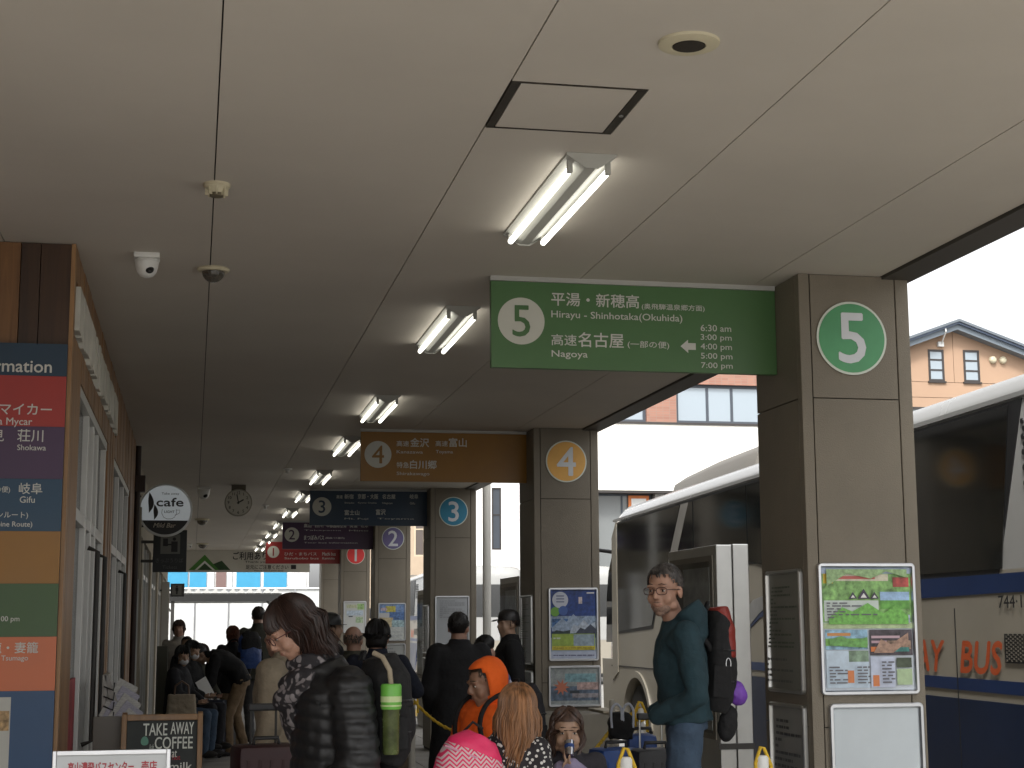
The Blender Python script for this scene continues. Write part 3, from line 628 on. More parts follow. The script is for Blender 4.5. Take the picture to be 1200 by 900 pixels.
pf = poster('silver framed poster with green mountains above on the number 5 pillar', cx, 7.128, zc, w, h, (.55, .60, .66), bl)
def tri2(parent, pts, m, y):
    q = MB(); q.add([(x, y, z) for x, z in pts], [tuple(range(len(pts)))]); q.build('emblem', m, parent)
for pts_, c_, y_ in (([(-.20, .05), (-.13, .10), (-.08, .08), (.0, .12), (.08, .07), (.14, .11), (.205, .06), (.205, .02), (-.20, .02)], (.16, .42, .08), -.0165), ([(-.205, .20), (-.10, .26), (.02, .235), (.10, .27), (.205, .24), (.205, .28), (-.205, .28)], (.28, .42, .20), -.0166), ([(.02, -.115), (.06, -.05), (.11, -.075), (.2, -.02), (.2, -.06), (.12, -.115)], (.35, .22, .16), -.0167), ([(-.2, -.05), (-.14, -.035), (-.08, -.06), (-.01, -.04), (-.01, -.09), (-.2, -.08)], (.14, .34, .09), -.0168)):
    tri2(pf, pts_, mat('hill_%d' % int(-y_*1e5), c_, .4, var=.4, scale=50), y_)
for ox, s_ in ((-.075, .022), (-.02, .032), (.035, .022)):
    tri2(pf, [(ox-s_, .14), (ox, .14+s_*1.5), (ox+s_, .14)], flat('emblem_ink', (.06, .05, .08)), -.0182); tri2(pf, [(ox-s_*.5, .145), (ox, .14+s_*.85), (ox+s_*.5, .145)], M_white, -.0188)
wb = thing('whiteboard_frame', 'blank white framed board below the green mountain poster', 'notice board', (cx+.025, 7.128, .79), 0)
frame_mesh(.475, .68, .024).build('frame', M_alu, wb, smooth=35); q = MB(); q.box((-.22, -.006, -.32), (.22, 0, .32)); q.build('white_sheet', flat('blank_sheet', (.52, .57, .60), .35), wb)
# pillar side frames (facing -X)
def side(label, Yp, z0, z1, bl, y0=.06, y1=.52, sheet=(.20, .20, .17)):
    return poster(label, PX0-.003, Yp+(y0+y1)/2, (z0+z1)/2, y1-y0, z1-z0, sheet, bl, rz=R(-90), bw=.018, frame=M_steel)
tl = textlines(.08, .35, .92, .9, 16, (.07, .09, .06), 9)+textlines(.08, .05, .92, .28, 5, (.1, .1, .1), 11)
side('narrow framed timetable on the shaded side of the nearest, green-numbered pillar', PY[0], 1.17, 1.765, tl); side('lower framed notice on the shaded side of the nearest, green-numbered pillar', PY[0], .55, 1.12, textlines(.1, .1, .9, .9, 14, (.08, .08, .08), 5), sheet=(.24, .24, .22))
for i, nn in ((1, 'orange'), (2, 'blue')):
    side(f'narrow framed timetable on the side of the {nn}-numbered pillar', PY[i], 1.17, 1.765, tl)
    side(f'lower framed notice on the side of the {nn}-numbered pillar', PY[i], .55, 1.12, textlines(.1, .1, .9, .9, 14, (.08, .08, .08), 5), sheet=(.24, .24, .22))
# pillar 4
BL = (.02, .05, .20)
bl = [(0, .3, 1, 1, BL, .5), (0, .45, 1, .62, (.25, .33, .45), .6), (.35, .36, 1, .52, (.18, .24, .34), .9), (.03, .42, .38, .58, (.05, .13, .30), .7), (.05, .38, .38, .44, (.03, .04, .04), .5), (.6, .38, .95, .47, (.03, .03, .04), .8), (.62, .8, .7, .9, (.5, .45, .45), .4),
      (.02, .18, .98, .36, (.30, .42, .08), .2), (.5, .18, .96, .35, (.28, .36, .42), .3), (.02, .12, .98, .18, (.55, .48, .05), .3), (0, 0, 1, .1, (.45, .5, .62), .1), (.8, .95, .97, .97, (.6, .6, .65))]+textlines(.05, .27, .95, .32, 1, (.55, .6, .5), 3)+textlines(.05, .03, .95, .06, 1, (.1, .1, .2), 4)+textlines(.05, .14, .95, .165, 1, (.3, .22, .05), 4)
pf = poster('silver framed blue mountain poster with round white badge on the number 4 pillar', 3.20, 13.298, 1.512, .44, .62, (.35, .42, .55), bl)
for pts_, c_, y_ in (([(-.19, -.03), (-.10, .05), (-.06, .02), (.0, .085), (.06, .03), (.11, .07), (.195, .0), (.195, -.06), (-.19, -.06)], (.30, .38, .50), -.0088), ([(-.03, -.06), (.0, .0), (.04, -.02), (.09, .035), (.14, -.01), (.195, .02), (.195, -.075), (-.03, -.075)], (.42, .48, .56), -.0090), ([(.02, -.075), (.06, -.03), (.10, -.045), (.15, .0), (.195, -.04), (.195, -.08), (.02, -.08)], (.05, .06, .09), -.0092), ([(-.19, -.075), (-.15, -.05), (-.09, -.06), (-.03, -.05), (-.03, -.08), (-.19, -.08)], (.03, .05, .05), -.0094)):
    tri2(pf, pts_, mat('peak_%d' % int(-y_*1e5), c_, .4, var=.35, scale=40), y_)
disc(.07, (-.115, .205), 30, -.0098).build('badge', flat('badge_white', (.5, .53, .6)), pf); disc(.04, (-.16, .105), 24, -.0100).build('badge', flat('badge_green', (.16, .36, .06)), pf); disc(.04, (-.09, .115), 24, -.0102).build('badge', flat('badge_blue', (.06, .12, .35)), pf)
for k_ in range(3): panel('badge_text', flat('badge_ink', (.08, .1, .2)), pf, -.15, .235-.025*k_, -.08, .243-.025*k_, (0, -.0105, 0), AX, 0)
bl = [(0, 0, 1, 1, (.30, .33, .33), .3), (0, .1, 1, .5, (.10, .14, .2), .6), (.3, .62, .95, .85, (.18, .32, .36), .5), (.55, .4, 1, .6, (.42, .30, .28), .5), (.4, .3, .6, .38, (.03, .04, .05)), (.45, .18, 1, .3, (.28, .26, .28), .5)]
pf = poster('silver framed landscape picture with an orange star shape below the blue poster', 3.205, 13.298, .99, .46, .345, (.3, .33, .33), bl)
st = []
for i in range(18):
    a = math.pi*i/9; rd = (.075 if i % 2 == 0 else .035); st.append((-.115+rd*math.cos(a), -.008+rd*.95*math.sin(a)))
tri2(pf, st, flat('star_orange', (.50, .17, .10)), -.0075)
# pillar 3
bl = textlines(.1, .55, .9, .95, 9, (.30, .31, .33), 21)
poster('white notice in a silver frame behind the man in the long dark coat', 3.135, 19.398, 1.57, .43, .60, (.42, .44, .46), bl)
bl = [(0, .75, 1, 1, (.18, .28, .48), .5), (.25, .78, .65, .95, (.45, .4, .08), .5), (.05, .82, .3, .9, (.5, .4, .45), .5), (.4, .55, 1, .78, (.08, .15, .32), .7), (0, .35, .55, .62, (.5, .42, .26), .4), (.5, .35, 1, .55, (.3, .42, .45), .6), (0, 0, 1, .33, (.48, .5, .48), .2)]+textlines(.05, .05, .95, .3, 7, (.3, .33, .36), 5)
poster('blue and yellow travel poster on the number 2 pillar', 3.142, 25.498, 1.575, .445, .60, (.5, .5, .5), bl)
poster('grey blank framed notice under the blue and yellow travel poster', 3.142, 25.498, 1.04, .445, .38, (.3, .31, .3), textlines(.1, .2, .9, .9, 5, (.2, .2, .2), 8))
bl = [(.1, .8, .6, .92, (.4, .42, .28), .4), (.62, .75, .95, .95, (.25, .4, .15), .6), (.1, .55, .9, .72, (.38, .45, .52), .4), (.2, .5, .4, .54, (.05, .06, .08)), (.55, .3, .9, .5, (.3, .4, .25), .5)]
poster('pale notice poster with green corner on the number 1 pillar', 3.145, 31.498, 1.69, .45, .62, (.45, .46, .44), bl)

# ------------------------------------------------------------------ notice cabinets beyond the pillars, by the kerb
def cabinet(Y, label):
    c = thing('notice_cabinet', label, 'notice cabinet', (3.55, Y, 0), 0, 'metal notice cabinets at the kerb')
    q = MB(); q.box((0, 0, 0), (.115, 1.12, 2.05), bev=.006); q.build('body', M_steel, c)
    q = MB(); q.box((.12, -.004, 0), (.235, .10, 2.055), bev=.006); q.build('post', M_steel, c)
    q = MB(); q.box((-.012, .06, .72), (-.002, 1.06, 1.98)); q.build('door_frame', mat('cabinet_bronze', (.24, .22, .18), .4, .5), c)
    for (y0, y1, z0, z1) in ((.12, .72, 1.55, 1.90), (.12, .72, 1.20, 1.50), (.12, 1.0, .78, 1.15)):
        q = MB(); q.box((-.017, y0, z0), (-.0125, y1, z1)); q.build('paper_notice', mat('cab_paper', (.60, .62, .58), .6, var=.2, scale=12), c)
    q = MB(); q.box((-.024, .10, .76), (-.020, 1.02, 1.94)); q.build('pane', glassy('cab_glass', (.05, .05, .05), .05, .25), c)
    q = MB(); q.box((-.016, -.012, .66), (.24, -.006, .70)); q.build('trim', M_dark, c)
    return c
c1 = cabinet(10.5, 'brushed metal notice cabinet behind the man with the red backpack')
dup(c1, (3.55, 17.3, 0), 'metal notice cabinet just left of the orange-numbered pillar'); dup(c1, (3.45, 23.6, 0), 'metal notice cabinet just left of the blue-numbered pillar')
q = thing('ticket_box', 'low beige metal cabinet at the foot of the number 4 pillar', 'cabinet', (2.84, 12.72, 0))
b_ = MB(); b_.box((-.1, 0, 0), (.60, .5, .79), bev=.02); b_.build('body', mat('beige_metal', (.22, .20, .16), .6), q, smooth=30)
b_ = MB(); b_.box((.46, -.01, .79), (.61, .5, .812), bev=.004); b_.build('cap', m_beige, q)

# ------------------------------------------------------------------ drain pole beyond
q = MB(); q.tube([(3.83, 20.8, -.15), (3.83, 20.8, 5)], .055, 14); tag(q.build('lamp_pole', flat('pole_grey', (.36, .35, .32), .5), smooth=40), 'pale grey round pole standing beyond the bus lane between pillars 3 and 4', 'pole')
# ------------------------------------------------------------------ highway bus
BY0 = 7.2
def Lp(x, Y, z): return (x, Y-BY0, z+.15)
def rk(Y): return .016*(14-Y)
m_busw = mat('bus_white_paint', (.25, .228, .185), .35, var=.08, scale=1.2, coat=.15)
m_roofw = mat('bus_roof_paint', (.30, .30, .29), .25, var=.04, scale=1.2, coat=.5)
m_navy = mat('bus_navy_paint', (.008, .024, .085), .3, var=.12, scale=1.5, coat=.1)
m_bglass = glassy('bus_glass', (.006, .007, .007), .09); m_bglass.node_tree.nodes['Principled BSDF'].inputs['IOR'].default_value = 2.0
m_red = flat('bus_lettering', (.42, .075, .02), .4)
def make_bus():
    bus = thing('highway_bus', 'white and navy highway bus waiting along the nearest bus lane', 'bus', (5.0, BY0, -.15), 0, 'buses at the terminal')
    # lower body with wheel arches
    AR, WZ = .56, .50; wy = [.95, 10.5]
    pts = [(-2.3, .32)]
    for c in wy:
        pts += [(c-AR, .32)]+[(c+AR*math.cos(a), WZ+AR*math.sin(a)) for a in [math.pi-(math.pi*i/14) for i in range(15)]]+[(c+AR, .32)]
    pts += [(11.9, .32), (12.0, .45), (12.05, 1.25), (-2.3, 1.25)]
    q = MB(); q.prism(pts, 'X', 0, 2.5); q.build('lower_body', m_busw, bus, smooth=35)
    q = MB(); q.box((.42, -2.0, .35), (2.08, 11.8, 1.2)); q.build('wheel_well', M_rubber, bus)
    # upper body loft, nearly vertical sides and rounded shoulders; slightly raked
    def prof(dz, ins):
        h = [(0, 1.24), (0, 2.0), (0, 2.93), (.012, 3.0), (.045, 3.07), (.11, 3.125), (.28, 3.17), (.7, 3.19), (1.25, 3.2)]
        h = h+[(2.5-x, z) for x, z in h[-2::-1]]
        top = 3.2-dz; out = []
        for x, z in h:
            z2 = z if z < 1.9 else 1.9+(z-1.9)*(top-1.9)/1.3
            x2 = x+(ins if x < 1.25 else -ins if x > 1.25 else 0)*(min(1, max(0, (z-1.2)/1.2))*.5+.5)
            out.append((x2, z2))
        return out
    st = [(-2.3, .25, .12), (-2.18, .06, .03), (-1.95, 0, 0), (9.5, 0, 0), (11.1, .0, 0), (11.35, .05, .01), (11.6, .16, .035), (11.8, .34, .08), (11.93, .60, .15), (12.0, .95, .24), (12.05, 1.3, .30)]
    v = []; 
    for y, dz, ins in st:
        for x, z in prof(dz, ins): v.append((x, y, z+(rk(y+BY0) if z > 1.3 else 0)))
    n = 17; f = [(i*n+k, i*n+k+1, (i+1)*n+k+1, (i+1)*n+k) for i in range(len(st)-1) for k in range(n-1)]
    f += [tuple(range(n)), tuple(range((len(st)-1)*n+n-1, (len(st)-1)*n-1, -1))]
    q = MB(); q.add(v, f); q.build('upper_body', m_roofw, bus, smooth=50)
    def sidepoly(nm, poly, m, x=-.004, t=.02, z_is_world=True):
        q = MB(); q.prism([(Y-BY0, z+.15) for Y, z in poly], 'X', x, x+t); return q.build(nm, m, bus)
    # waist panel (cream white) between lower body and glass
    sidepoly('waist_panel', [(5.1, 1.08), (18.75, 1.02), (18.75, 1.52), (17.0, 1.52), (16.6, 2.06), (13.0, 2.08), (12.6, 1.83), (5.1, 1.84)], m_busw, -.002)
    wt_ = lambda Y: 2.775+rk(Y)
    # dark glass band: a backing and separate panes
    sidepoly('glass_surround', [(8.85, wt_(8.85)+.02), (9.25, 1.80), (12.55, 1.80), (13.0, 2.05), (16.6, 2.03), (17.0, 1.46), (18.45, 1.40), (18.45, wt_(18.45)+.02)], M_black, -.006)
    cuts = [9.0, 10.55, 12.2, 13.85, 15.45]
    for a, b in zip(cuts[:-1], cuts[1:]):
        lo = lambda Y: 1.84 if Y < 12.5 else 2.08
        a2 = a+.18 if a == 9.0 else a
        sidepoly('window_pane', [(a+.012, wt_(a)), (a2+.012, lo(a)), (b-.012, lo(b)), (b-.012, wt_(b))], m_bglass, -.012, .005)
    sidepoly('window_pane', [(15.47, wt_(15.5)), (15.47, 2.08), (16.15, 2.08), (15.62, wt_(15.6))], m_bglass, -.012, .005)
    sidepoly('window_pane', [(15.9, wt_(15.9)), (16.45, 2.07), (16.7, 2.0), (17.02, 1.5), (18.42, 1.43), (18.42, wt_(18.4))], m_bglass, -.012, .005)
    sidepoly('slanted_pillar', [(15.60, wt_(15.6)), (16.17, 2.07), (16.43, 2.07), (15.86, wt_(15.8))], mat('pillar_paint', (.22, .21, .19), .4), -.014, .008)
    sidepoly('door_pillar', [(18.47, 2.75), (18.47, .95), (18.72, .85), (18.68, 2.55)], m_busw, -.014, .01)
    sidepoly('windscreen_side', [(18.74, 2.32), (18.76, 1.3), (19.05, 1.3), (19.0, 1.85), (18.9, 2.15)], m_bglass, -.0, .2)
    # roof gutter line
    sidepoly('roof_gutter', [(5.3, wt_(5.3)+.035), (18.6, wt_(18.6)+.035), (18.6, wt_(18.6)+.065), (5.3, wt_(5.3)+.065)], m_roofw, -.016, .02)
    # livery
    sidepoly('navy_stripe', [(5.0, 1.70), (9.2, 1.69), (11.5, 1.66), (13.0, 1.64), (13.6, 1.56), (14.6, 1.20), (14.6, 1.27), (13.7, 1.72), (13.0, 1.80), (9.2, 1.81), (5.0, 1.85)], m_navy, -.008, .01)
    sidepoly('silver_swoosh', [(14.7, 1.16), (13.6, 1.60), (13.0, 1.78), (13.0, 1.82), (13.75, 1.72), (14.8, 1.27)], mat('silver_decal', (.45, .45, .45), .3, .7), -.012, .012)
    sidepoly('navy_stripe', [(5.0, 1.12), (14.4, 1.17), (14.4, 1.10), (5.0, 1.03)], m_navy, -.008, .01)
    low = [(4.95, .20)]
    c = .95+BY0
    low += [(c-AR-.0, .20)]+[(c+(AR+.004)*math.cos(a), WZ-.15+(AR+.004)*math.sin(a)) for a in [math.pi-(math.pi*i/14) for i in range(15)]]+[(c+AR, .20), (15.2, .2), (14.5, 1.04), (4.95, .98)]
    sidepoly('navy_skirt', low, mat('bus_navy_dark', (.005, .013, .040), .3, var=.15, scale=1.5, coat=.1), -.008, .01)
    for Y in (9.86, 12.0, 14.0, 16.6):
        q = MB(); q.box((-.0105, Y-BY0-.004, .5), (-.0075, Y-BY0+.004, 1.75)); q.build('panel_seam', M_black, bus)
    q = MB(); q.box((-.006, 9.4, 1.165), (.01, 11.6, 1.18)); q.build('belt_line', M_dark, bus)
    # wheel arches and wheels
    for c in wy:
        q = MB(); ring = [(c+r_*math.cos(a), WZ+r_*math.sin(a)) for r_, rng in ((AR, range(17)), (AR+.07, range(16, -1, -1))) for a in [math.pi*i/16 for i in rng]]
        q.prism(ring, 'X', -.022, .02); q.build('wheel_arch_trim', m_busw if c > 5 else m_navy, bus, smooth=40)
        for x0, x1 in ((.03, .33), (2.17, 2.47)):
            wv = MB(); pr = [(.30, x0), (.47, x0+.01), (.50, x0+.05), (.50, x1-.05), (.47, x1-.01), (.30, x1)]
            wv.lathe(pr, (0, c, .50), 32, 'X'); w_ = wv.build('wheel', M_rubber, bus, smooth=40)
            rv = MB(); xx = x0-.004 if x0 < 1 else x1+.004; s_ = 1 if x0 < 1 else -1
            rv.lathe([(.29, xx), (.27, xx+s_*.07), (.13, xx+s_*.08), (.12, xx-s_*.02), (.03, xx-s_*.03)], (0, c, .50), 28, 'X'); rv.build('rim', M_steel, w_, smooth=40)
    # lettering
    AXB = ((0, -1, 0), (0, 0, 1))
    def BT(s_, Ya, Yb, z0, z1, m, **k): text(s_, m, bus, (-(Ya-BY0), z0+.15, -(Yb-BY0), z1+.15), (-.0155, 0, 0), AXB, 'lettering', keep=False, depth=0, **k)
    BT('BUS', 9.80, 9.235, 1.182, 1.384, m_red, bold=.045, shear=.22); BT('WAY', 10.75, 10.02, 1.182, 1.384, m_red, bold=.045, shear=.22); BT('HIGH', 11.75, 10.78, 1.182, 1.384, m_red, bold=.045, shear=.22)
    BT('744·17', 9.25, 8.86, 1.595, 1.672, M_black, bold=.02)
    # mesh grille
    q = MB(); q.box((-.013, 8.55-BY0, 1.255+.15), (-.009, 9.205-BY0, 1.435+.15)); gr_ = q.build('grille', M_black, bus)
    q = MB(); r_ = random.Random(3)
    for i in range(23):
        y = 8.56+.028*i-BY0
        for j in range(7):
            z = 1.27+.15+.0245*j+(.012 if i % 2 else 0)
            q.tube([(-.0145, y-.009, z-.006), (-.0145, y+.009, z+.006)], .0017, 3, False); q.tube([(-.0145, y-.009, z+.006), (-.0145, y+.009, z-.006)], .0017, 3, False)
    q.build('grille_mesh', m_busw, gr_)
    q = MB()
    for i in range(8):
        for j in range(9):
            q.prism([(8.86-.075*i+.03*math.cos(a)*.6-BY0-(0.02*(j % 2)), 2.72-.048*j+.015+.018*math.sin(a)+.15) for a in [math.pi*2*k_/10 for k_ in range(10)]], 'X', -.010, -.002)
    q.build('vent_slot', M_black, bus)
    # roof air-conditioner
    q = MB(); rings = []
    for y, h, ins in ((6.88, .235, .0), (6.9, .24, .0), (7.2, .245, .0), (8.4, .235, .0), (9.6, .20, .02), (9.98, .06, .1)):
        rings.append([(x, y, z+rk(y+BY0)) for x, z in ((.14+ins, 3.05), (.20+ins, 3.08+h*.75), (.34+ins, 3.12+h), (2.16-ins, 3.12+h), (2.30-ins, 3.08+h*.75), (2.36-ins, 3.05))])
    v = [p_ for rg in rings for p_ in rg]; f = [(i*6+k_, i*6+k_+1, (i+1)*6+k_+1, (i+1)*6+k_) for i in range(5) for k_ in range(5)]+[tuple(range(6)), tuple(range(35, 29, -1))]
    q.add(v, f); q.build('roof_unit', mat('roof_unit_paint', (.15, .138, .118), .5, var=.08, scale=2), bus, smooth=45)
    # mirrors, lamps
    q = MB(); q.tube([(.1, 11.85, 2.55), (-.08, 12.2, 2.6), (-.16, 12.45, 2.55), (-.16, 12.45, 2.2)], .025, 8); mr = q.build('mirror', M_black, bus, smooth=50)
    q = MB(); q.box((-.27, 12.38, 1.95), (-.06, 12.5, 2.32), bev=.03); q.box((-.24, 12.38, 1.66), (-.08, 12.48, 1.88), bev=.03); q.build('mirror_housing', M_black, mr, smooth=50)
    q = MB(); q.box((.2, 12.0, 1.35), (2.3, 12.06, 2.35)); q.build('windscreen', m_bglass, bus)
    for x in (.15, 1.95): q = MB(); q.box((x, 12.03, .6), (x+.4, 12.08, .85), bev=.01); q.build('headlight', M_steel, bus)
    q = MB(); q.box((.4, -2.31, 1.9), (2.1, -2.2, 2.8)); q.build('rear_window', m_bglass, bus)
    for x in (.08, 2.22): q = MB(); q.box((x, -2.315, .8), (x+.2, -2.27, 1.3), bev=.01); q.build('tail_light', flat('tail_red', (.4, .02, .01), .3), bus)
    return bus
bus1 = make_bus()
bus1.location.z = -.15
dup(bus1, (9.6, 46, -.15), 'pale coach parked far off, seen between pillars 3 and 4')
dup(bus1, (6.6, 46, -.15), 'distant bus glimpsed as a narrow slice between pillars 2 and 3')

# ------------------------------------------------------------------ buildings across the lane
def window(b, x0, z0, x1, z1, fr, gl, y=0, mull=(), bars=(), fw=.06, sill=False):
    o_ = MB(); o_.box((x0, y-.05, z0), (x0+fw, y+.06, z1)); o_.box((x1-fw, y-.05, z0), (x1, y+.06, z1)); o_.box((x0+fw, y-.05, z1-fw), (x1-fw, y+.06, z1)); o_.box((x0+fw, y-.05, z0), (x1-fw, y+.06, z0+fw))
    for m_ in mull: o_.box((m_-fw*.45, y-.045, z0+fw), (m_+fw*.45, y+.05, z1-fw))
    for m_ in bars: o_.box((x0+fw, y-.04, m_-fw*.4), (x1-fw, y+.045, m_+fw*.4))
    w_ = o_.build('window', fr, b)
    g_ = MB(); g_.box((x0+fw*.5, y-.02, z0+fw*.5), (x1-fw*.5, y+.02, z1-fw*.5)); g_.build('pane', gl, w_); return w_
def wall_holes(x0, z0, x1, z1, holes, y0, y1):
    """wall slab with rectangular openings: butted boxes"""
    q = MB(); xs_ = sorted({x0, x1, *[h[0] for h in holes], *[h[2] for h in holes]})
    for a, b in zip(xs_[:-1], xs_[1:]):
        hs_ = sorted([(h[1], h[3]) for h in holes if h[0] <= a and h[2] >= b]); z = z0
        for h0, h1 in hs_:
            if h0 > z: q.box((a, y0, z), (b, y1, h0))
            z = h1
        if z < z1: q.box((a, y0, z), (b, y1, z1))
    return q
m_glsky = glassy('house_glass', (.28, .33, .37), .06, 1., .9); m_brn = flat('window_bronze', (.035, .03, .028), .5); m_gry = flat('window_grey', (.05, .06, .075), .5)
# brick and white building, facade facing the terminal
b1w = None
b1 = thing('brick_building', 'building with an orange brick window band above a broad white wall, behind the bus', 'building', (0, 50, -.15), R(0))
hol = [(12.7, 8.30, 14.62, 9.62), (15.65, 8.30, 23.2, 9.62)]
mb_ = mat('brick', (.48, .20, .12), .85, var=.0)
n_ = mb_.node_tree; bt = n_.nodes.new('ShaderNodeTexBrick'); tc = n_.nodes.new('ShaderNodeTexCoord'); sx = n_.nodes.new('ShaderNodeSeparateXYZ'); cx_ = n_.nodes.new('ShaderNodeCombineXYZ')
n_.links.new(tc.outputs['Object'], sx.inputs[0]); n_.links.new(sx.outputs['X'], cx_.inputs['X']); n_.links.new(sx.outputs['Z'], cx_.inputs['Y']); n_.links.new(cx_.outputs[0], bt.inputs['Vector'])
bt.inputs['Scale'].default_value = 1; bt.inputs['Brick Width'].default_value = .23; bt.inputs['Row Height'].default_value = .085; bt.inputs['Mortar Size'].default_value = .008; bt.offset = 0
bt.inputs['Color1'].default_value = (.32, .165, .12, 1); bt.inputs['Color2'].default_value = (.27, .135, .10, 1); bt.inputs['Mortar'].default_value = (.26, .18, .14, 1)
n_.links.new(bt.outputs['Color'], n_.nodes['Principled BSDF'].inputs['Base Color'])
wall_holes(12.4, 8.24, 23.5, 12.5, hol, 0, .3).build('brick_wall', mb_, b1)
for h in hol:
    q = []; x = h[0]; ms_ = []
    while x < h[2]-1.2: x += 1.12 if len(ms_) % 2 == 0 else .86; ms_.append(x)
    window(b1, *h, m_gry, m_glsky, .18, mull=ms_[:-1] if len(ms_) > 1 else (), fw=.10)
    q = MB(); q.box((h[0]-.1, .10, h[3]-.0), (h[2], .12, h[3]+.1)); q.build('lintel', m_brn, b1)
q = MB(); q.box((12.6, .32, 0), (23.5, 8, 12.3)); q.build('building_core', flat('core_dark', (.12, .12, .12)), b1)
m_wwall = mat('white_render', (.80, .78, .72), .8, var=.03, scale=.4)
q = MB(); q.box((12.38, -.6, 5.98), (23.5, .31, 8.16)); q.build('white_wall', m_wwall, b1)
q = MB(); q.box((12.36, -.64, 8.16), (23.5, .0, 8.23)); q.build('ledge', m_brn, b1)
q = MB(); q.box((12.38, -.58, 5.90), (23.5, .2, 5.98)); q.build('soffit', m_brn, b1)
for x in (12.4, 14.75, 18.2, 21.5, 23.15):
    q = MB(); q.box((x, -.35, 0), (x+.3, .3, 5.9)); q.build('column', flat('col_grey', (.25, .24, .23)), b1)
for a in (15.05, 18.5):
    window(b1, a, .3, a+3.4, 5.9, m_gry, glassy('shop_glass', (.16, .17, .17), .08), .0, mull=(a+1.1, a+2.3), bars=(2.6,))
window(b1, 12.75, .3, 14.7, 5.9, m_gry, glassy('shop_glass', (.16, .17, .17), .08), .0, mull=(13.7,), bars=(2.6,))
q = MB(); q.box((13.9, -.14, 4.9), (14.6, -.09, 5.85)); q.build('shop_sign', mat('orange_sign', (.55, .16, .04), .5), b1)
for x0, x1, z0, z1 in ((14.0, 14.5, 5.5, 5.75), (14.05, 14.2, 5.0, 5.35), (14.25, 14.5, 5.1, 5.45)): q = MB(); q.box((x0, -.148, z0), (x1, -.141, z1)); q.build('sign_print', M_white, b1)
# orange gabled building
b2 = thing('gabled_building', 'peach coloured building with a shallow grey-blue gable roof at the right edge', 'building', (0, 60, -.15))
m_pch = mat('peach_panel', (.37, .245, .165), .8, var=.05, scale=.5)
gz = lambda x: 13.72-.36*abs(x-30.86)*(1.0 if x < 30.86 else .95)
wins = [(29.72, 11.6, 30.42, 12.93), (31.3, 11.6, 32.02, 12.95), (27.6, 8.5, 30.65, 10.5), (33.6, 8.5, 35.6, 10.2)]
joints = [9.1, 11.0, 12.6]; xj = [25.2, 28.1, 31.0-.02, 33.9, 36.8, 39.7]
wall_holes(25.2, 0, 39.7, 10.9, [w for w in wins if w[3] < 10.95], 0, .3).build('wall', m_pch, b2)
wall_holes(28.12, 10.92, 36.8, 11.55, [], 0, .3).build('wall', m_pch, b2)
# gable polygon pieces left and right of the centre joint, openings cut by assembling columns
def gable_col(a, b, z0, hole=None):
    q = MB()
    if hole: q.prism([(a, z0), (b, z0), (b, hole[0]), (a, hole[0])], 'Y', 0, .3); z0 = hole[1]
    q.prism([(a, z0), (b, z0), (b, gz(b)), (a, gz(a))], 'Y', 0, .3); return q
edges = [25.2, 28.1, 29.72, 30.42, 30.85, 30.87, 31.3, 32.02, 33.9, 36.8, 39.7]
for a, b in zip(edges[:-1], edges[1:]):
    if abs(b-30.87) < .001: continue
    lo_ = 11.57 if 28.1 <= a < 36.7 else 10.92
    gable_col(a, b, lo_, {29.72: (11.6, 12.93), 31.3: (11.6, 12.95)}.get(a)).build('wall', m_pch, b2)
q = MB(); q.box((25.2, .28, 0), (39.7, 9, 10.6)); q.build('building_core', flat('core_dark', (.12, .12, .12)), b2)
for w in wins[:2]: window(b2, *w, m_brn, m_glsky, .02, bars=(w[1]+.47, w[1]+.9), fw=.085); 
for w in wins[:2]: q = MB(); q.box((w[0]-.05, -.08, w[1]-.07), (w[2]+.05, .0, w[1]-.002)); q.build('sill', m_brn, b2)
window(b2, *wins[2], m_brn, glassy('dim_glass', (.10, .11, .11), .06), .02, mull=(28.6, 29.65), fw=.09); window(b2, *wins[3], m_brn, m_glsky, .02, mull=(34.6,), fw=.09)
for sgn, xe in ((-1, 24.6), (1, 40.2)):
    q = MB(); ze = gz(xe); q.prism([(30.86, gz(30.86)), (30.86, gz(30.86)+.22), (xe, ze+.22), (xe, ze)], 'Y', -.5, 9); q.build('roof', flat('roof_bluegrey', (.15, .18, .21), .5), b2)
    q = MB(); q.prism([(30.86, gz(30.86)+.222), (30.86, gz(30.86)+.31), (xe, ze+.31), (xe, ze+.222)], 'Y', -.62, 9); q.build('roof_edge', flat('roof_edge_blue', (.09, .12, .18), .5), b2)
    q = MB(); q.prism([(30.86, gz(30.86)+.312), (30.86, gz(30.86)+.42), (xe, ze+.42), (xe, ze+.312)], 'Y', -.7, 9); q.build('roof_cap', flat('roof_cap_grey', (.12, .14, .16), .5), b2)
for x in (32.62, 33.08): q = MB(); q.lathe([(.16, 0), (.16, -.08), (.12, -.15), (.05, -.17)], (x, 0, 12.56), 16, 'Y'); q.build('vent_cover', M_cream, b2, smooth=50)
q = MB(); q.tube([(30.25, -.52, 14.3), (30.28, -.6, 13.6), (30.3, -.1, 13.15)], .03, 6); q.box((30.15, -.14, 13.05), (30.4, .0, 13.25)); q.build('lamp_conduit', M_white, b2)
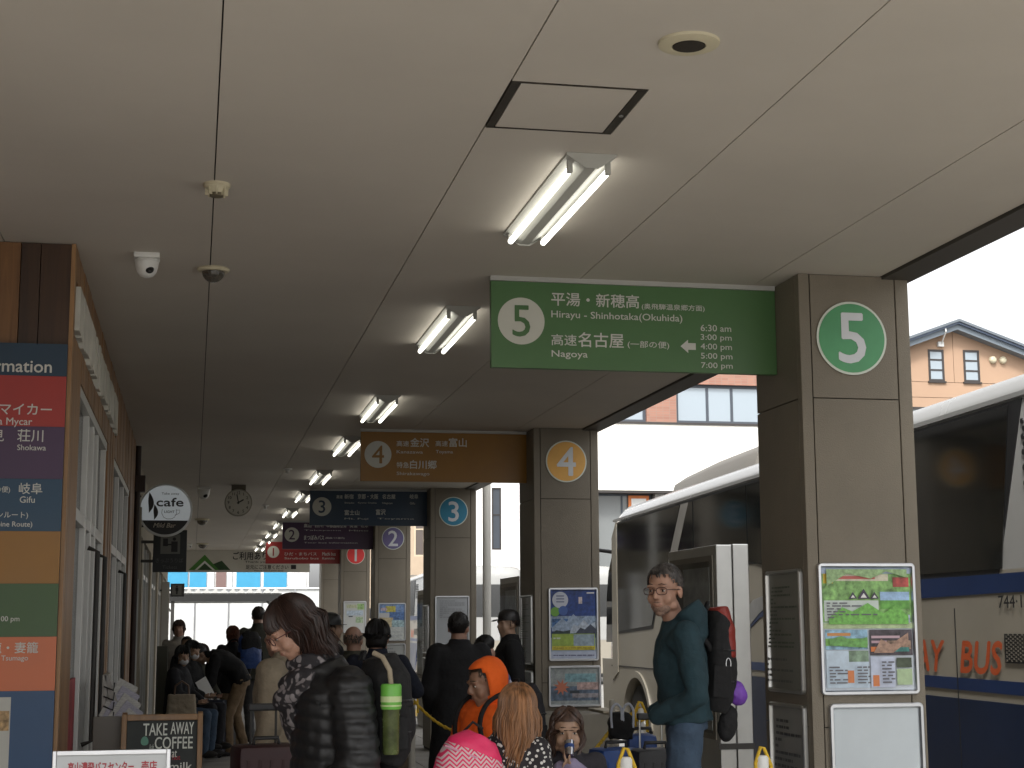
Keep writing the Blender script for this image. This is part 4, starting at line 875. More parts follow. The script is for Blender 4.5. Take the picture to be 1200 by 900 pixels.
# white building between pillars, brown one left of it
b3 = thing('white_building', 'overexposed white building with one tall narrow window, seen between pillars 3 and 4', 'building', (0, 60, -.15))
wall_holes(9.9, 0, 14.0, 11, [(11.25, 4.55, 11.62, 6.95)], 0, .3).build('wall', mat('white_panel', (.80, .79, .76), .7, var=.02), b3)
q = MB(); q.box((9.9, .31, 0), (14, 9, 10.8)); q.build('building_core', flat('core_dark', (.12, .12, .12)), b3)
window(b3, 11.25, 4.55, 11.62, 6.95, m_brn, m_gry, .05, bars=(5.9,), fw=.06)
for z in (2.6, 7.6): q = MB(); q.box((9.9, -.03, z), (14, .0, z+.05)); q.build('panel_trim', flat('panel_line', (.45, .45, .44)), b3)
b4 = thing('brown_building', 'beige house wall with a brown framed window, glimpsed between pillars 2 and 3', 'building', (0, 62, -.27)); b4.scale = (1.07,)*3
wall_holes(5.2, 0, 9.2, 9, [(7.95, 4.2, 8.35, 6.6)], 0, .3).build('wall', flat('tan_wall', (.42, .33, .24), .8), b4)
window(b4, 7.95, 4.2, 8.35, 6.6, flat('tan_frame', (.5, .42, .3)), glassy('brown_glass', (.10, .08, .07), .1), .05, bars=(5.2,), fw=.06)
q = MB(); q.box((5.2, .31, 0), (9.2, 7, 8.8)); q.build('building_core', flat('core_dark', (.12, .12, .12)), b4)
# site fence, blue hoarding beyond
fe = thing('site_fence', 'white panel fence closing the far end of the terminal', 'fence', (0, 50, -.15))
for i in range(9):
    x = -4+1.02*i; q = MB(); q.box((x, random.uniform(-.006, .006), 0), (x+.99, .04, 2.82)); q.build('fence_panel', mat('fence_white', (.50, .51, .50), .6, var=.04), fe)
    q = MB(); q.box((x+.985, -.05, 0), (x+1.025, .08, 2.84)); q.build('fence_post', M_alu, fe)
q = MB(); q.box((-4, -.06, 2.825), (5.2, .09, 2.87)); q.build('top_rail', M_white, fe)
ho = thing('blue_hoarding', 'bright blue panelled hoarding with a brown middle bay above the white fence', 'hoarding', (0, 54, -.15))
X0 = at(200, 680, 54).x
segs = [(175, 221, 'b'), (221, 243, 'b'), (246, 252, 'w'), (252, 266, 'br'), (268, 273, 'w'), (276, 306, 'b'), (308, 337, 'b'), (339, 360, 'w')]
for x0, x1, c_ in segs:
    a = at(x0, 680, 54).x; b = at(x1, 680, 54).x; q = MB(); q.box((a+.03, 0, 1), (b-.03, .1, 3.55)); q.build('hoarding_panel', {'b': flat('hoarding_blue', (.035, .25, .42), .5), 'w': flat('hoarding_white', (.6, .6, .6)), 'br': flat('hoarding_brown', (.16, .10, .09))}[c_], ho)
q = MB(); q.box((X0-1.5, .11, 0), (at(362, 680, 54).x, .2, 3.6)); q.build('frame_back', M_white, ho)
sh = thing('shelter_roof', 'low grey shelter roof with corrugated edge in front of the white fence', 'shelter', (0, 42, -.15))
q = MB(); q.box((-.7, 0, 2.32), (2.28, .14, 2.50)); q.build('front_beam', flat('shelter_underside_shade', (.014, .014, .013), .6), sh)  # near-black beam colour stands in for the roof's shaded underside
q = MB(); q.prism([(0, 2.50), (1.9, 2.30), (1.9, 2.33), (0, 2.53)], 'X', -.7, 2.28); q.build('roof_sheet', flat('sheet_grey', (.10, .10, .095), .6), sh)
q = MB(); n = 13
for i in range(n):
    x = -.66+2.9*i/n; q.prism([(x, 2.53), (x+.13, 2.67), (x+.2, 2.53)], 'Y', -.02, .5)
q.build('corrugation', flat('sheet_pale', (.5, .5, .48), .6), sh)
for x in (-.55, 2.12): q = MB(); q.box((x, .03, 0), (x+.09, .11, 2.32)); q.prism([(x-.25, 2.32), (x-.18, 2.32), (x+.02, 2.08), (x-.02, 2.05)], 'Y', .04, .09); q.build('post', M_dark, sh)
#__PART3__
def cat(pts, n=5):
    P_ = [Vector(p) for p in pts]; P_ = [P_[0]]+P_+[P_[-1]]; out = []
    for i in range(1, len(P_)-2):
        a, b, c, d = P_[i-1:i+3]
        for k_ in range(n):
            t = k_/n; out.append(.5*((2*b)+(c-a)*t+(2*a-5*b+4*c-d)*t*t+(3*b-a-3*c+d)*t**3))
    return out+[P_[-2]]
# ------------------------------------------------------------------ people
def remesh(q, name, ms, parent, vox, sm=3, disp=None, noise_amp=0., nscale=9.):
    me = bpy.data.meshes.new(name); me.from_pydata(q.v, [], q.f)
    bm = bmesh.new(); bm.from_mesh(me); bmesh.ops.recalc_face_normals(bm, faces=bm.faces); bm.to_mesh(me); bm.free()
    o = bpy.data.objects.new(name, me); COL.objects.link(o)
    md = o.modifiers.new('r', 'REMESH'); md.mode = 'VOXEL'; md.voxel_size = vox; md.adaptivity = 0
    s_ = o.modifiers.new('s', 'SMOOTH'); s_.factor = .5; s_.iterations = sm
    dg = bpy.context.evaluated_depsgraph_get(); m2 = bpy.data.meshes.new_from_object(o.evaluated_get(dg))
    bpy.data.objects.remove(o); bpy.data.meshes.remove(me)
    if disp or noise_amp:
        nv = len(m2.vertices); co = np.empty(nv*3); no = np.empty(nv*3); m2.vertices.foreach_get('co', co); m2.vertex_normals.foreach_get('vector', no)
        co = co.reshape(-1, 3); no = no.reshape(-1, 3); d = np.zeros(nv)
        if disp: d += disp(co, no)
        if noise_amp:
            d += np.array([noise.noise(Vector((c[0]*nscale, c[1]*nscale, c[2]*nscale*1.4)))+.5*noise.noise(Vector((c[0]*nscale*2.3+9, c[1]*nscale*2.3, c[2]*nscale*2.3))) for c in co])*noise_amp
        co = co+no*d[:, None]; m2.vertices.foreach_set('co', co.reshape(-1))
    m2.shade_smooth(); m2.name = name
    m2.materials.clear()
    for m in (ms if isinstance(ms, (list, tuple)) else [ms]): m2.materials.append(m)
    o = bpy.data.objects.new(name, m2); COL.objects.link(o); o.parent = parent
    return o
def skin(nm, c): 
    m = mat(nm, c, .5, var=.10, scale=14, bump=.1); m.node_tree.nodes['Principled BSDF'].inputs['Subsurface Weight'].default_value = .08; m.node_tree.nodes['Principled BSDF'].inputs['Subsurface Radius'].default_value = (.01, .004, .002); return m
SKIN = skin('skin_fair', (.42, .24, .17)); SKIN_T = skin('skin_tan', (.34, .19, .125)); SKIN_J = skin('skin_light', (.40, .25, .17))
EYEW = flat('eye_white', (.5, .48, .45), .3); IRIS = flat('iris', (.03, .02, .015), .2); LIP = flat('lip', (.33, .13, .11), .5)
J0 = dict(pelvis=(0, 0, .95), waist=(0, 0, 1.10), chest=(0, .01, 1.30), neck=(0, -.015, 1.475), head=(0, .015, 1.612),
          shR=(.175, -.005, 1.405), elR=(.225, -.04, 1.13), wrR=(.225, .05, .90), shL=(-.175, -.005, 1.405), elL=(-.225, -.04, 1.13), wrL=(-.225, .05, .90),
          hiR=(.088, 0, .92), knR=(.10, .03, .50), anR=(.10, -.01, .08), hiL=(-.088, 0, .92), knL=(-.10, .03, .50), anL=(-.10, -.01, .08))
def hairmat(nm, c, c2=None):
    m = mat(nm, c, .45, var=.65, scale=55, stretch=(1, 1, .10)); return m
def person(label, loc, rz, H=1.70, J=None, head=(0, 0), top=None, pants=None, hairc=(.02, .012, .008), hair='short', sk=SKIN, vox=.012, hem=.90, pad=.0, hs=1., build=1., quilt=False, shoes=(.02, .018, .016),
           glasses=False, stubble=False, coat=False, sleeves=1., hood_down=False, lower='trousers', hands=True, collar=0., hair_len=.3, bangs=True, mask=False, seedn=0, fold=.006, nstr=260, top_name='jacket', group=None):
    s = H/1.75; j = dict(J0); j.update(J or {}); j = {k_: Vector(v)*s for k_, v in j.items()}
    P = thing('person', label, 'person', loc, rz, group); rnd = random.Random(seedn+5); b = build*s; pad *= s
    near = vox < .009
    hR = Matrix.Rotation(R(head[0]), 3, 'Z') @ Matrix.Rotation(R(head[1]), 3, 'X')
    hM = Matrix.Translation(j['head']) @ hR.to_4x4() @ Matrix.Scale(s*hs, 4)
    # ---- body: one continuous skin surface
    q = MB()
    # head in head space (face towards +Y)
    i0 = 0
    E_ = lambda c, r, rot=None: q.ell(c, r, rot, 20, 14)
    E_((0, -.012, .035), (.077, .096, .086)); E_((0, .022, -.025), (.062, .070, .088)); E_((0, .045, -.075), (.045, .040, .038)); E_((0, .062, -.103), (.022, .02, .016))
    for x in (-1, 1):
        E_((x*.036, .060, -.035), (.028, .024, .030)); E_((x*.05, .012, -.075), (.018, .035, .022)); E_((x*.030, .080, .026), (.026, .014, .010)); E_((x*.079, -.006, -.012), (.009, .020, .032), Matrix.Rotation(R(8*x), 3, 'Z')); E_((x*.010, .102, -.030), (.008, .010, .007))
        E_((x*.032, .074, .004), (.0145, .0125, .0115))
    q.cone((0, .088, .016), .009, (0, .109, -.024), .0115); E_((0, .086, -.062), (.025, .012, .010)); E_((0, .0865, -.056), (.019, .007, .005)); E_((0, .0855, -.068), (.018, .007, .006)); E_((0, .072, -.045), (.03, .022, .02))
    q.xf(hM)
    q.cone(j['neck']+Vector((0, 0, -.03*s)), .056*b, j['head']+hR @ Vector((0, -.022, -.07))*s*hs, .052*s*hs)
    q.loft([(j['pelvis'], .13*b, .09*b), (j['waist'], .115*b, .085*b), (j['chest'], .14*b, .10*b), (j['neck']-Vector((0, 0, .05))*s, .10*b, .06*b)], 16)
    for S_ in 'RL':
        sh, el, wr = j['sh'+S_], j['el'+S_], j['wr'+S_]; q.cone(sh, .045*b, el, .034*b); q.cone(el, .034*b, wr, .025*s)
        q.cone(j['neck']-Vector((0, 0, .06))*s, .05*b, sh, .045*b)
        q.cone(j['hi'+S_], .07*b, j['kn'+S_], .048*b); q.cone(j['kn'+S_], .045*b, j['an'+S_], .034*s)
        if hands:
            d = (wr-el).normalized(); sd_ = 1 if S_ == 'R' else -1
            side = Vector((0, 1, 0)); side = (side-d*side.dot(d)); side = side.normalized() if side.length > .1 else Vector((0, 0, 1)); nrm = d.cross(side)*sd_   # nrm: palm normal
            hs_ = s*(.95 if hs <= 1.05 else .8)
            q.cone(wr, .022*s, wr+d*.045*hs_, .026*hs_); 
            for fi in range(4):
                off = side*(.030-.020*fi)*hs_; kb = wr+d*.085*hs_+off; q.cone(wr+d*.02*hs_+off*.6, .013*hs_, kb, .0105*hs_)
                ln = (.068, .078, .072, .056)[fi]*hs_; d1 = (d+nrm*-.35*(1+fi*.15)).normalized(); d2 = (d+nrm*-1.0).normalized()
                m1 = kb+d1*ln*.5; q.cone(kb, .0095*hs_, m1, .0088*hs_, 10); q.cone(m1, .0088*hs_, m1+d2*ln*.48, .0075*hs_, 10)
            tb = wr+d*.03*hs_+side*.026*hs_; t1 = tb+(side*.8+d*.7-nrm*.4).normalized()*.038*hs_; q.cone(tb, .014*hs_, t1, .011*hs_, 10); q.cone(t1, .011*hs_, t1+(d-nrm*.5).normalized()*.03*hs_, .009*hs_, 10)
    remesh(q, 'body', sk, P, vox*(.62 if near else 1), 6 if near else 2)
    # ---- eyes, lips, brows
    if near or vox < .011:
        for x in (-1, 1):
            q = MB(); q.ell((x*.032, .0775, .004), (.0105, .0105, .006)); q.xf(hM); e_ = q.build('eye', EYEW, P, smooth=60)
            q = MB(); q.ell((x*.032, .0858, .004), (.0052, .003, .0055)); q.xf(hM); q.build('iris', IRIS, e_, smooth=60)
            q = MB(); q.tube([(x*.014, .095, .035), (x*.032, .093, .038), (x*.05, .078, .031)], [.0014, .0024, .001], 6); q.xf(hM); q.build('eyebrow', hairmat('brow', (.05, .03, .02)), P)
            q = MB(); q.tube([(x*.021, .0868, .0085), (x*.032, .090, .0115), (x*.043, .083, .0085)], [.0008, .0013, .0008], 6); q.xf(hM); q.build('eyelid', hairmat('brow', (.05, .03, .02)), P)
        q = MB(); q.ell((0, .0905, -.0585), (.023, .0055, .0028)); q.ell((0, .0895, -.0655), (.019, .006, .0034)); q.xf(hM); q.build('lips', LIP, P, smooth=60)
    if glasses:
        q = MB()
        for x in (-1, 1):
            rg = [(x*.034+.027*math.copysign(abs(math.cos(a))**.7, math.cos(a)), .104-.10*abs(x*.034+.027*math.cos(a))**1.2, .004+.017*math.copysign(abs(math.sin(a))**.7, math.sin(a))) for a in [math.pi*2*i/20 for i in range(21)]]
            q.tube(rg, .0019, 6, False); q.tube([(x*.061, .098, .010), (x*.078, .06, .008), (x*.083, .0, .002), (x*.080, -.02, -.01)], .0022, 6)
        q.tube([(-.008, .108, .008), (0, .111, .011), (.008, .108, .008)], .002, 6); q.xf(hM); q.build('glasses', glasses if not isinstance(glasses, bool) else M_black, P, smooth=50)
    if stubble:
        q = MB(); q.ell((0, .046, -.078), (.0475, .0425, .036)); q.ell((0, .064, -.103), (.0235, .021, .0165)); q.ell((0, .0895, -.049), (.021, .0075, .0035))
        q.xf(hM); q.build('beard', mat('stubble', (.25, .16, .12), .9, var=.4, scale=160), P, smooth=60)
    if mask:
        q = MB(); q.ell((0, .052, -.055), (.058, .052, .045)); q.xf(hM); q.build('face_mask', flat('mask_white', (.6, .6, .62), .7), P, smooth=60)
        for x in (-1, 1): q = MB(); q.tube([(x*.05, .07, -.03), (x*.075, .02, -.01), (x*.084, -.01, .0)], .0015, 5); q.xf(hM); q.build('mask_strap', flat('mask_white', (.6, .6, .62)), P)
    # ---- hair
    HM = hairmat('hair_%d_%d_%d' % tuple(int(v*300) for v in hairc), hairc)
    C0 = Vector((0, -.014, .035)); Rr = Vector((.083, .103, .094))
    def surf(th, ph, k=1.): return C0+Vector((Rr.x*k*math.sin(ph)*math.sin(th), Rr.y*k*math.sin(ph)*math.cos(th), Rr.z*k*math.cos(ph)))   # th=0 is forward
    if hair in ('short', 'bob', 'long', 'bun'):
        q = MB(); nu, nv = 40, 26; v = []; f = []
        for jx in range(nv+1):
            ph = math.pi*.80*jx/nv
            for i in range(nu):
                th = 2*math.pi*i/nu; v.append(surf(th, max(ph, .001), 1+.02*noise.noise(Vector((math.sin(th)*4, math.cos(th)*4, ph*5+seedn)))+(.0 if hair == 'short' else .03)))
        ok = lambda p_: (p_.z > (.078 if hair == 'short' else .062) if p_.y > .055 else p_.z > .062-(.055-p_.y)*1.15 if p_.y > -.02 else p_.z > (-.055 if hair == 'short' else -.09)) and not (hair == 'short' and abs(p_.x) > .06 and -.03 < p_.y < .03 and p_.z < .005)
        for jx in range(nv):
            for i in range(nu):
                ids = (jx*nu+i, jx*nu+(i+1) % nu, (jx+1)*nu+(i+1) % nu, (jx+1)*nu+i)
                if all(ok(v[k_]) for k_ in ids): f.append(ids)
        q.add(v, f)
        st = MB(); N = nstr if near else int(nstr*.9); wdt = (.0019 if near and N > 600 else .0028 if near else .0038)
        for n_ in range(N):
            th = rnd.uniform(-math.pi, math.pi); ph0 = math.acos(1-rnd.random()*.95) if hair != 'short' else math.acos(1-rnd.random()*1.25)
            if hair == 'short':
                p0 = surf(th, ph0, 1.0)
                if not ok(p0): continue
                t_ = (p0-C0).normalized(); dr = Vector((rnd.uniform(-.3, .3), .25*math.cos(th)-.2, -.6)); dr = (dr-t_*dr.dot(t_)*.9).normalized()
                st.tube([p0, p0+dr*.009+t_*.001, p0+dr*.018-t_*.003], [wdt, wdt*.9, wdt*.2], 4)
                continue
            pts = []; fr = abs(th) < R(58); ph = ph0; th_ = th
            lim = R(98) if not fr else (R(76) if bangs else R(40))
            rr_ = 1.03+.05*rnd.random()
            while ph < lim:
                pts.append(surf(th_, ph, rr_)); ph += .16
                if fr and not bangs: th_ += .16*math.copysign(1, th_) ; lim = R(98) if abs(th_) > R(62) else lim+.16
            if fr and bangs:
                e_ = surf(th_, lim, rr_+.02); pts.append(e_); pts.append(e_+Vector((rnd.uniform(-.004, .004), -.002, -.018-rnd.random()*.014)))
            else:
                e_ = surf(th_, R(98), rr_); pts.append(e_); ln = hair_len*rnd.uniform(.66, 1.04)
                if hair == 'bun': ln = .05
                # keep strands off the face
                if e_.y > .02: e_ = Vector((math.copysign(max(abs(e_.x), .078), e_.x), .02+rnd.random()*.012, e_.z))
                ns = 5; wv = rnd.uniform(-.016, .016)*(1 if rnd.random() < .8 else 1.8); tk = rnd.uniform(.55, .95)
                for i in range(1, ns+1):
                    t = i/ns; pts.append(e_+Vector((-e_.x*.25*t*tk+wv*math.sin(t*4), -(e_.y)*.18*t+wv*math.cos(t*3)-.004, -ln*t)))
            if len(pts) < 3: continue
            rs = [wdt*1.5]*(len(pts)-1)+[wdt*.25]; rs[0] = wdt*.6
            st.tube(pts, rs, 4)
        if hair in ('long', 'bob'):   # solid mass behind the strands
            L_ = hair_len*.86
            st.loft([((0, -.03, -.0), .078, .085), ((0, -.045, -.06), .080, .064), ((0, -.05, -.06-L_*.5), .070, .045), ((0, -.05, -.04-L_), .045, .022)][::-1], 18)
        i0 = len(q.v); q.v += st.v; q.f += [tuple(a+i0 for a in ff) for ff in st.f]; q.mi += [0]*len(st.f)
        if hair == 'bun': q.ell((0, -.125, .03), (.04, .035, .04))
        q.xf(hM); q.build('hair', HM, P, smooth=60)
    elif hair == 'bald':
        q = MB(); 
        for k_ in range(120):
            th = rnd.choice((-1, 1))*rnd.uniform(R(75), R(180)); p0 = surf(th, rnd.uniform(R(80), R(120)), .985); q.tube([p0, p0+Vector((0, -.005, -.02))], [.005, .001], 4)
        q.xf(hM); q.build('hair', HM, P)
    elif hair in ('cap', 'hat'):
        q = MB(); q.lathe([(.102, .0), (.104, .03), (.09, .075), (.05, .10), (.01, .107)], (0, -.01, .035), 24)
        q.xf(Matrix.Diagonal((.88, 1, 1, 1)))
        if hair == 'cap': q.loft([((0, .075, .045), .07, .004), ((0, .12, .040), .065, .004), ((0, .16, .028), .035, .003)], 14)
        else: q.lathe([(.15, .035), (.152, .030), (.10, .028), (.10, .04)], (0, -.01, .0), 26)
        q.xf(hM); q.build('cap', HM, P, smooth=50)
        q = MB()
        for k_ in range(140):
            th = rnd.choice((-1, 1))*rnd.uniform(R(70), R(180)); p0 = surf(th, rnd.uniform(R(80), R(110)), .99); q.tube([p0, p0+Vector((0, -.003, -.03))], [.005, .001], 4)
        q.xf(hM); q.build('hair', hairmat('hair_dark', (.015, .011, .009)), P)
    collar = collar or (.006 if not hood_down else 0)
    # ---- garments
    up = Vector((0, 0, 1))
    pel, wa, ch, ne = j['pelvis'], j['waist'], j['chest'], j['neck']
    hemz = Vector((pel.x, pel.y, hem*s)) if hem < .93 else pel
    rings = []
    if hem < .9: rings.append((hemz, (.175 if not coat else .20)*b+pad, (.135 if not coat else .165)*b+pad))
    rings += [(pel-Vector((0, 0, .03))*s, .172*b+pad, .128*b+pad), (wa, .155*b+pad, .118*b+pad), (ch, .175*b+pad, .128*b+pad, .9), (ch+(ne-ch)*.55, .168*b+pad, .105*b+pad, .9), (ne-(ne-ch)*.16, .105*b+pad, .078*b+pad), (ne+(ne-ch)*.06, .066*b+pad*.7+collar, .064*b+pad*.7+collar)]
    q = MB(); q.loft(rings, 24)
    for S_ in 'RL':
        sh, el, wr = j['sh'+S_], j['el'+S_], j['wr'+S_]; q.cone(sh+(ch-sh)*.18, .080*b+pad, sh, .062*b+pad*.9)
        q.cone(sh, .060*b+pad, el, .049*b+pad*.9); q.cone(el, .049*b+pad*.9, el+(wr-el)*.93*sleeves, .037*b+pad*.7)
    if hood_down: q.loft([(ne+Vector((0, -.07, -.13))*s, .08*s, .03*s), (ne+Vector((0, -.085, -.06))*s, .125*s, .055*s), (ne+Vector((0, -.06, .015))*s, .125*s, .075*s), (ne+Vector((0, -.03, .055))*s, .105*s, .08*s)], 18)
    if collar: q.loft([(ne-Vector((0, 0, .03))*s, .085*b, .08*b), (ne+Vector((0, 0, .05))*s, .075*b, .072*b)], 18)
    dsp = None
    if quilt:
        z_ = ch.z
        def dsp(co, no): return .009*np.abs(np.sin(np.pi*(co[:, 2]+.10*np.abs(co[:, 0])+.004*np.sin(co[:, 0]*23+co[:, 1]*17))/.050))**.6+.0015*np.sin(co[:, 0]*70+co[:, 2]*40)*np.sin(co[:, 1]*90-co[:, 2]*25)-.005
    remesh(q, top_name, top, P, vox, 2, dsp, fold, 8 if not quilt else 30)
    if pants is not None:
        q = MB(); q.loft([(pel-Vector((0, 0, .06))*s, .15*b, .105*b), (pel+Vector((0, 0, .08))*s, .150*b, .112*b)], 20)
        for S_ in 'RL':
            hi, kn, an = j['hi'+S_], j['kn'+S_], j['an'+S_]; q.cone(hi, .092*b, kn, .068*b); q.cone(kn, .068*b, an, .058*b)
        remesh(q, lower, pants, P, vox*1.15, 2, None, .008, 10)
        q = MB()
        for S_ in 'RL':
            an = j['an'+S_]; i0 = len(q.v); q.ell((0, .05*s, -.035*s), (.045*s, .13*s, .045*s)); q.ell((0, 0, .0), (.045*s, .055*s, .05*s)); q.xf(Matrix.Translation(an), i0)
        for i in range(len(q.v)):
            if q.v[i][2] < an.z-.075*s: q.v[i] = (q.v[i][0], q.v[i][1], an.z-.075*s)
        q.build('shoes', flat('shoe_%d' % int(shoes[0]*300), shoes, .6), P, smooth=50)
    P['_hm'] = 0; del P['_hm']
    return P, hM, j, s
fab = lambda nm, c, **k_: mat(nm, c, k_.pop('rough', .85), var=k_.pop('var', .18), scale=k_.pop('scale', 12), bump=k_.pop('bump', .6), bscale=26, bdist=.014, **k_)
F_black = fab('cloth_black', (.008, .008, .009)); F_puff = mat('nylon_black', (.0075, .0078, .009), .48, var=.1, scale=8, bump=.12); F_teal = fab('fleece_teal', (.014, .040, .052)); F_navy = fab('cloth_navy', (.010, .013, .026)); F_char = fab('coat_charcoal', (.014, .014, .016))
F_jean = fab('denim', (.045, .075, .12), scale=20); F_tan = fab('chino_tan', (.20, .135, .075)); F_beige = fab('coat_beige', (.30, .25, .18)); F_or = fab('fleece_orange', (.95, .14, .012), var=.08); F_grn = fab('coat_olive', (.06, .06, .045)); F_dk = fab('trouser_dark', (.016, .016, .02)); F_white = fab('knit_cream', (.42, .38, .33)); F_lil = fab('lilac_knit', (.28, .24, .36)); F_red = fab('red_nylon', (.24, .022, .014), rough=.5); F_blue = fab('blue_nylon', (.02, .06, .22), rough=.5); F_purp = fab('purple_nylon', (.16, .05, .38), rough=.55)

def headz(px_, py_, Y, hc=.118):  # H such that the head top reaches the pixel row
    return at(px_, py_, Y)
def H_for(topz, J=None, hs=1.): # head top = s*(1.625+.121*hs)
    return 1.75*topz/(1.612+.121*hs)
def stand(px_, py_, Y, hs=1.): 
    p_ = at(px_, py_, Y); return (p_.x, Y, 0), H_for(p_.z, hs=hs)

# 1 woman in black down jacket, facing left, looking down
loc, H1 = stand(347, 703, 5.8); H1 *= 1.01
w1, hM, j, s = person('woman in a black down jacket and patterned scarf looking down, facing left', (loc[0]+.04, 5.8, 0), R(97), H1*1.02, J=dict(pelvis=(0, -.10, .95), waist=(0, -.10, 1.1), chest=(0, -.10, 1.27), neck=(0, -.04, 1.43), head=(0, .055, 1.575), shR=(.17, -.13, 1.345), shL=(-.17, -.13, 1.345), elR=(.225, -.19, 1.08), wrR=(.21, -.08, .86), elL=(-.225, -.16, 1.09), wrL=(-.2, .02, .9)), hs=.95, head=(2, -34), top=F_puff, pants=F_dk,
    hairc=(.022, .009, .006), hair='bob', hair_len=.20, bangs=True, vox=.0085, hem=.80, pad=.030, quilt=True, fold=.002, nstr=1300, collar=.02, glasses=mat('glasses_burgundy', (.06, .012, .012), .3), seedn=3)
q = MB()   # scarf: loops round the neck and hangs at the chest
ne, ch = j['neck'], j['chest']
for k_, (dz, r_, th_) in enumerate(((.02, .075, .026), (-.02, .088, .032), (-.055, .092, .034))):
    n = 20; pts = [ne+Vector((r_*math.cos(a)*.95, .012+r_*math.sin(a)*1.0+(.012*k_ if math.sin(a) > 0 else 0), dz-.035*k_*max(0, math.sin(a))+.012*math.sin(3*a+k_)))*s for a in [2*math.pi*i/n for i in range(n+1)]]
    q.tube(pts, [th_*(1+.12*math.sin(5*i+k_)) for i in range(n+1)], 10)
q.loft([(ne+Vector((.03, .06, -.04))*s, .085, .05), (ne+Vector((.05, .070, -.12))*s, .12, .06), (ne+Vector((.05, .065, -.21))*s, .115, .055), (ne+Vector((.03, .05, -.28))*s, .07, .035)][::-1], 16)
ms_ = mat('scarf_print', (.03, .026, .028), .8, var=0); n_ = ms_.node_tree; vt = n_.nodes.new('ShaderNodeTexVoronoi'); vt.inputs['Scale'].default_value = 24; tc = n_.nodes.new('ShaderNodeTexCoord'); cr = n_.nodes.new('ShaderNodeValToRGB'); nz = n_.nodes.new('ShaderNodeTexNoise'); nz.inputs['Scale'].default_value = 14; mxv = n_.nodes.new('ShaderNodeVectorMath'); mxv.operation = 'MULTIPLY_ADD'; mxv.inputs[1].default_value = (.16,)*3
n_.links.new(tc.outputs['Object'], nz.inputs[0]); n_.links.new(nz.outputs['Color'], mxv.inputs[0]); n_.links.new(tc.outputs['Object'], mxv.inputs[2]); n_.links.new(mxv.outputs[0], vt.inputs['Vector'])
cr.color_ramp.elements[0].position = .34; cr.color_ramp.elements[0].color = (.20, .18, .185, 1); cr.color_ramp.elements[1].position = .48; cr.color_ramp.elements[1].color = (.016, .014, .017, 1)
n_.links.new(vt.outputs['Distance'], cr.inputs[0]); n_.links.new(cr.outputs[0], n_.nodes['Principled BSDF'].inputs['Base Color'])
remesh(q, 'scarf', ms_, w1, .007, 2, None, .007, 16)

def backpack(label, loc, rz, w, h, d, m1, m2=None, name='backpack', tilt=0, straps=True, vox=.009, m3=None, sh=.10, bd=.26):
    """local: +Y outward from the wearer, origin at centre of the back panel"""
    b = thing(name, label, name.replace('_', ' '), loc, rz)
    q = MB(); q.loft([((0, d*.42, -h/2), w*.40, d*.40, .7), ((0, d*.5, -h*.38), w*.5, d*.52, .7), ((0, d*.5, 0), w*.5, d*.5, .7), ((0, d*.45, h*.36), w*.47, d*.44, .75), ((0, d*.38, h*.5), w*.33, d*.28, .9)], 24)
    q.ell((0, d*.92, -h*.12), (w*.38, d*.24, h*.26))
    M_ = Matrix.Rotation(R(tilt), 4, 'X'); q.xf(M_); remesh(q, 'pack_body', m1, b, vox, 3, None, .005, 14)
    if m2:
        q = MB(); q.loft([((0, d*.60, h*.02), w*.47, d*.48, .7), ((0, d*.56, h*.3), w*.46, d*.44, .75), ((0, d*.42, h*.52), w*.34, d*.32, .9)], 22); q.xf(M_); remesh(q, 'top_flap', m2, b, vox, 3, None, .004, 14)
    for x in (-1, 1):
        if straps:
            q = MB()
            if straps == 'short': q.tube(cat([(x*w*.28, .02, sh-.06), (x*w*.33, -.03, sh-.005), (x*w*.37, -bd*.45, sh+.012), (x*w*.38, -bd*.72, sh-.05)]), .014, 8)
            else: q.tube(cat([(x*w*.28, .01, sh-.02), (x*w*.33, -.04, sh+.025), (x*w*.36, -bd*.5, sh+.03), (x*w*.38, -bd*.85, sh-.02), (x*w*.40, -bd*.98, sh-.12), (x*w*.5, -bd*.8, sh-.24), (x*w*.56, -bd*.3, -h*.34), (x*w*.42, .01, -h*.40)]), .011, 8)
            q.xf(Matrix.Diagonal((1.2, 1, 1, 1))); q.xf(M_); q.build('strap', m3 or F_black, b, smooth=60)
        q = MB(); q.box((x*w*.505-.006, d*.2, -h*.36), (x*w*.505+.006, d*.8, -h*.05), bev=.004); q.xf(M_); q.build('side_pocket', F_black, b)
    for z in (-.2, .1):
        q = MB(); q.tube([(w*.503*math.copysign(abs(math.cos(a))**.7, math.cos(a)), d*.5+d*.51*math.copysign(abs(math.sin(a))**.7, math.sin(a)), h*z) for a in [math.pi*i/16 for i in range(17)]], .004, 6); q.xf(M_); q.build('webbing', M_black, b)
    q = MB(); q.tube([(-.03, .0, h*.48), (-.02, .01, h*.56), (.02, .01, h*.56), (.03, 0, h*.48)], .007, 8); q.xf(M_); q.build('grab_loop', F_black, b, smooth=60)
    return b
pb = at(447, 830, 5.8)
backpack('black backpack on the back of the woman in the down jacket', (pb.x-.075, 5.80, pb.z-.005), R(-83), .30, .37, .17, F_black, F_black, straps='short', sh=.08)
bt_ = thing('drinks_bottle', 'green lidded flask in the side pocket of the black backpack', 'bottle', (at(458, 870, 5.62).x, 5.62, at(458, 884, 5.62).z))
q = MB(); q.lathe([(.026, 0), (.029, .006), (.031, .15), (.033, .155)], n=24); q.build('flask', mat('flask_green', (.07, .09, .03), .25, var=.5, scale=18), bt_, smooth=40)
q = MB(); q.lathe([(.034, .155), (.036, .16), (.037, .235), (.033, .242)], n=24); q.build('lid', flat('lid_lime', (.14, .42, .06), .4), bt_, smooth=40)
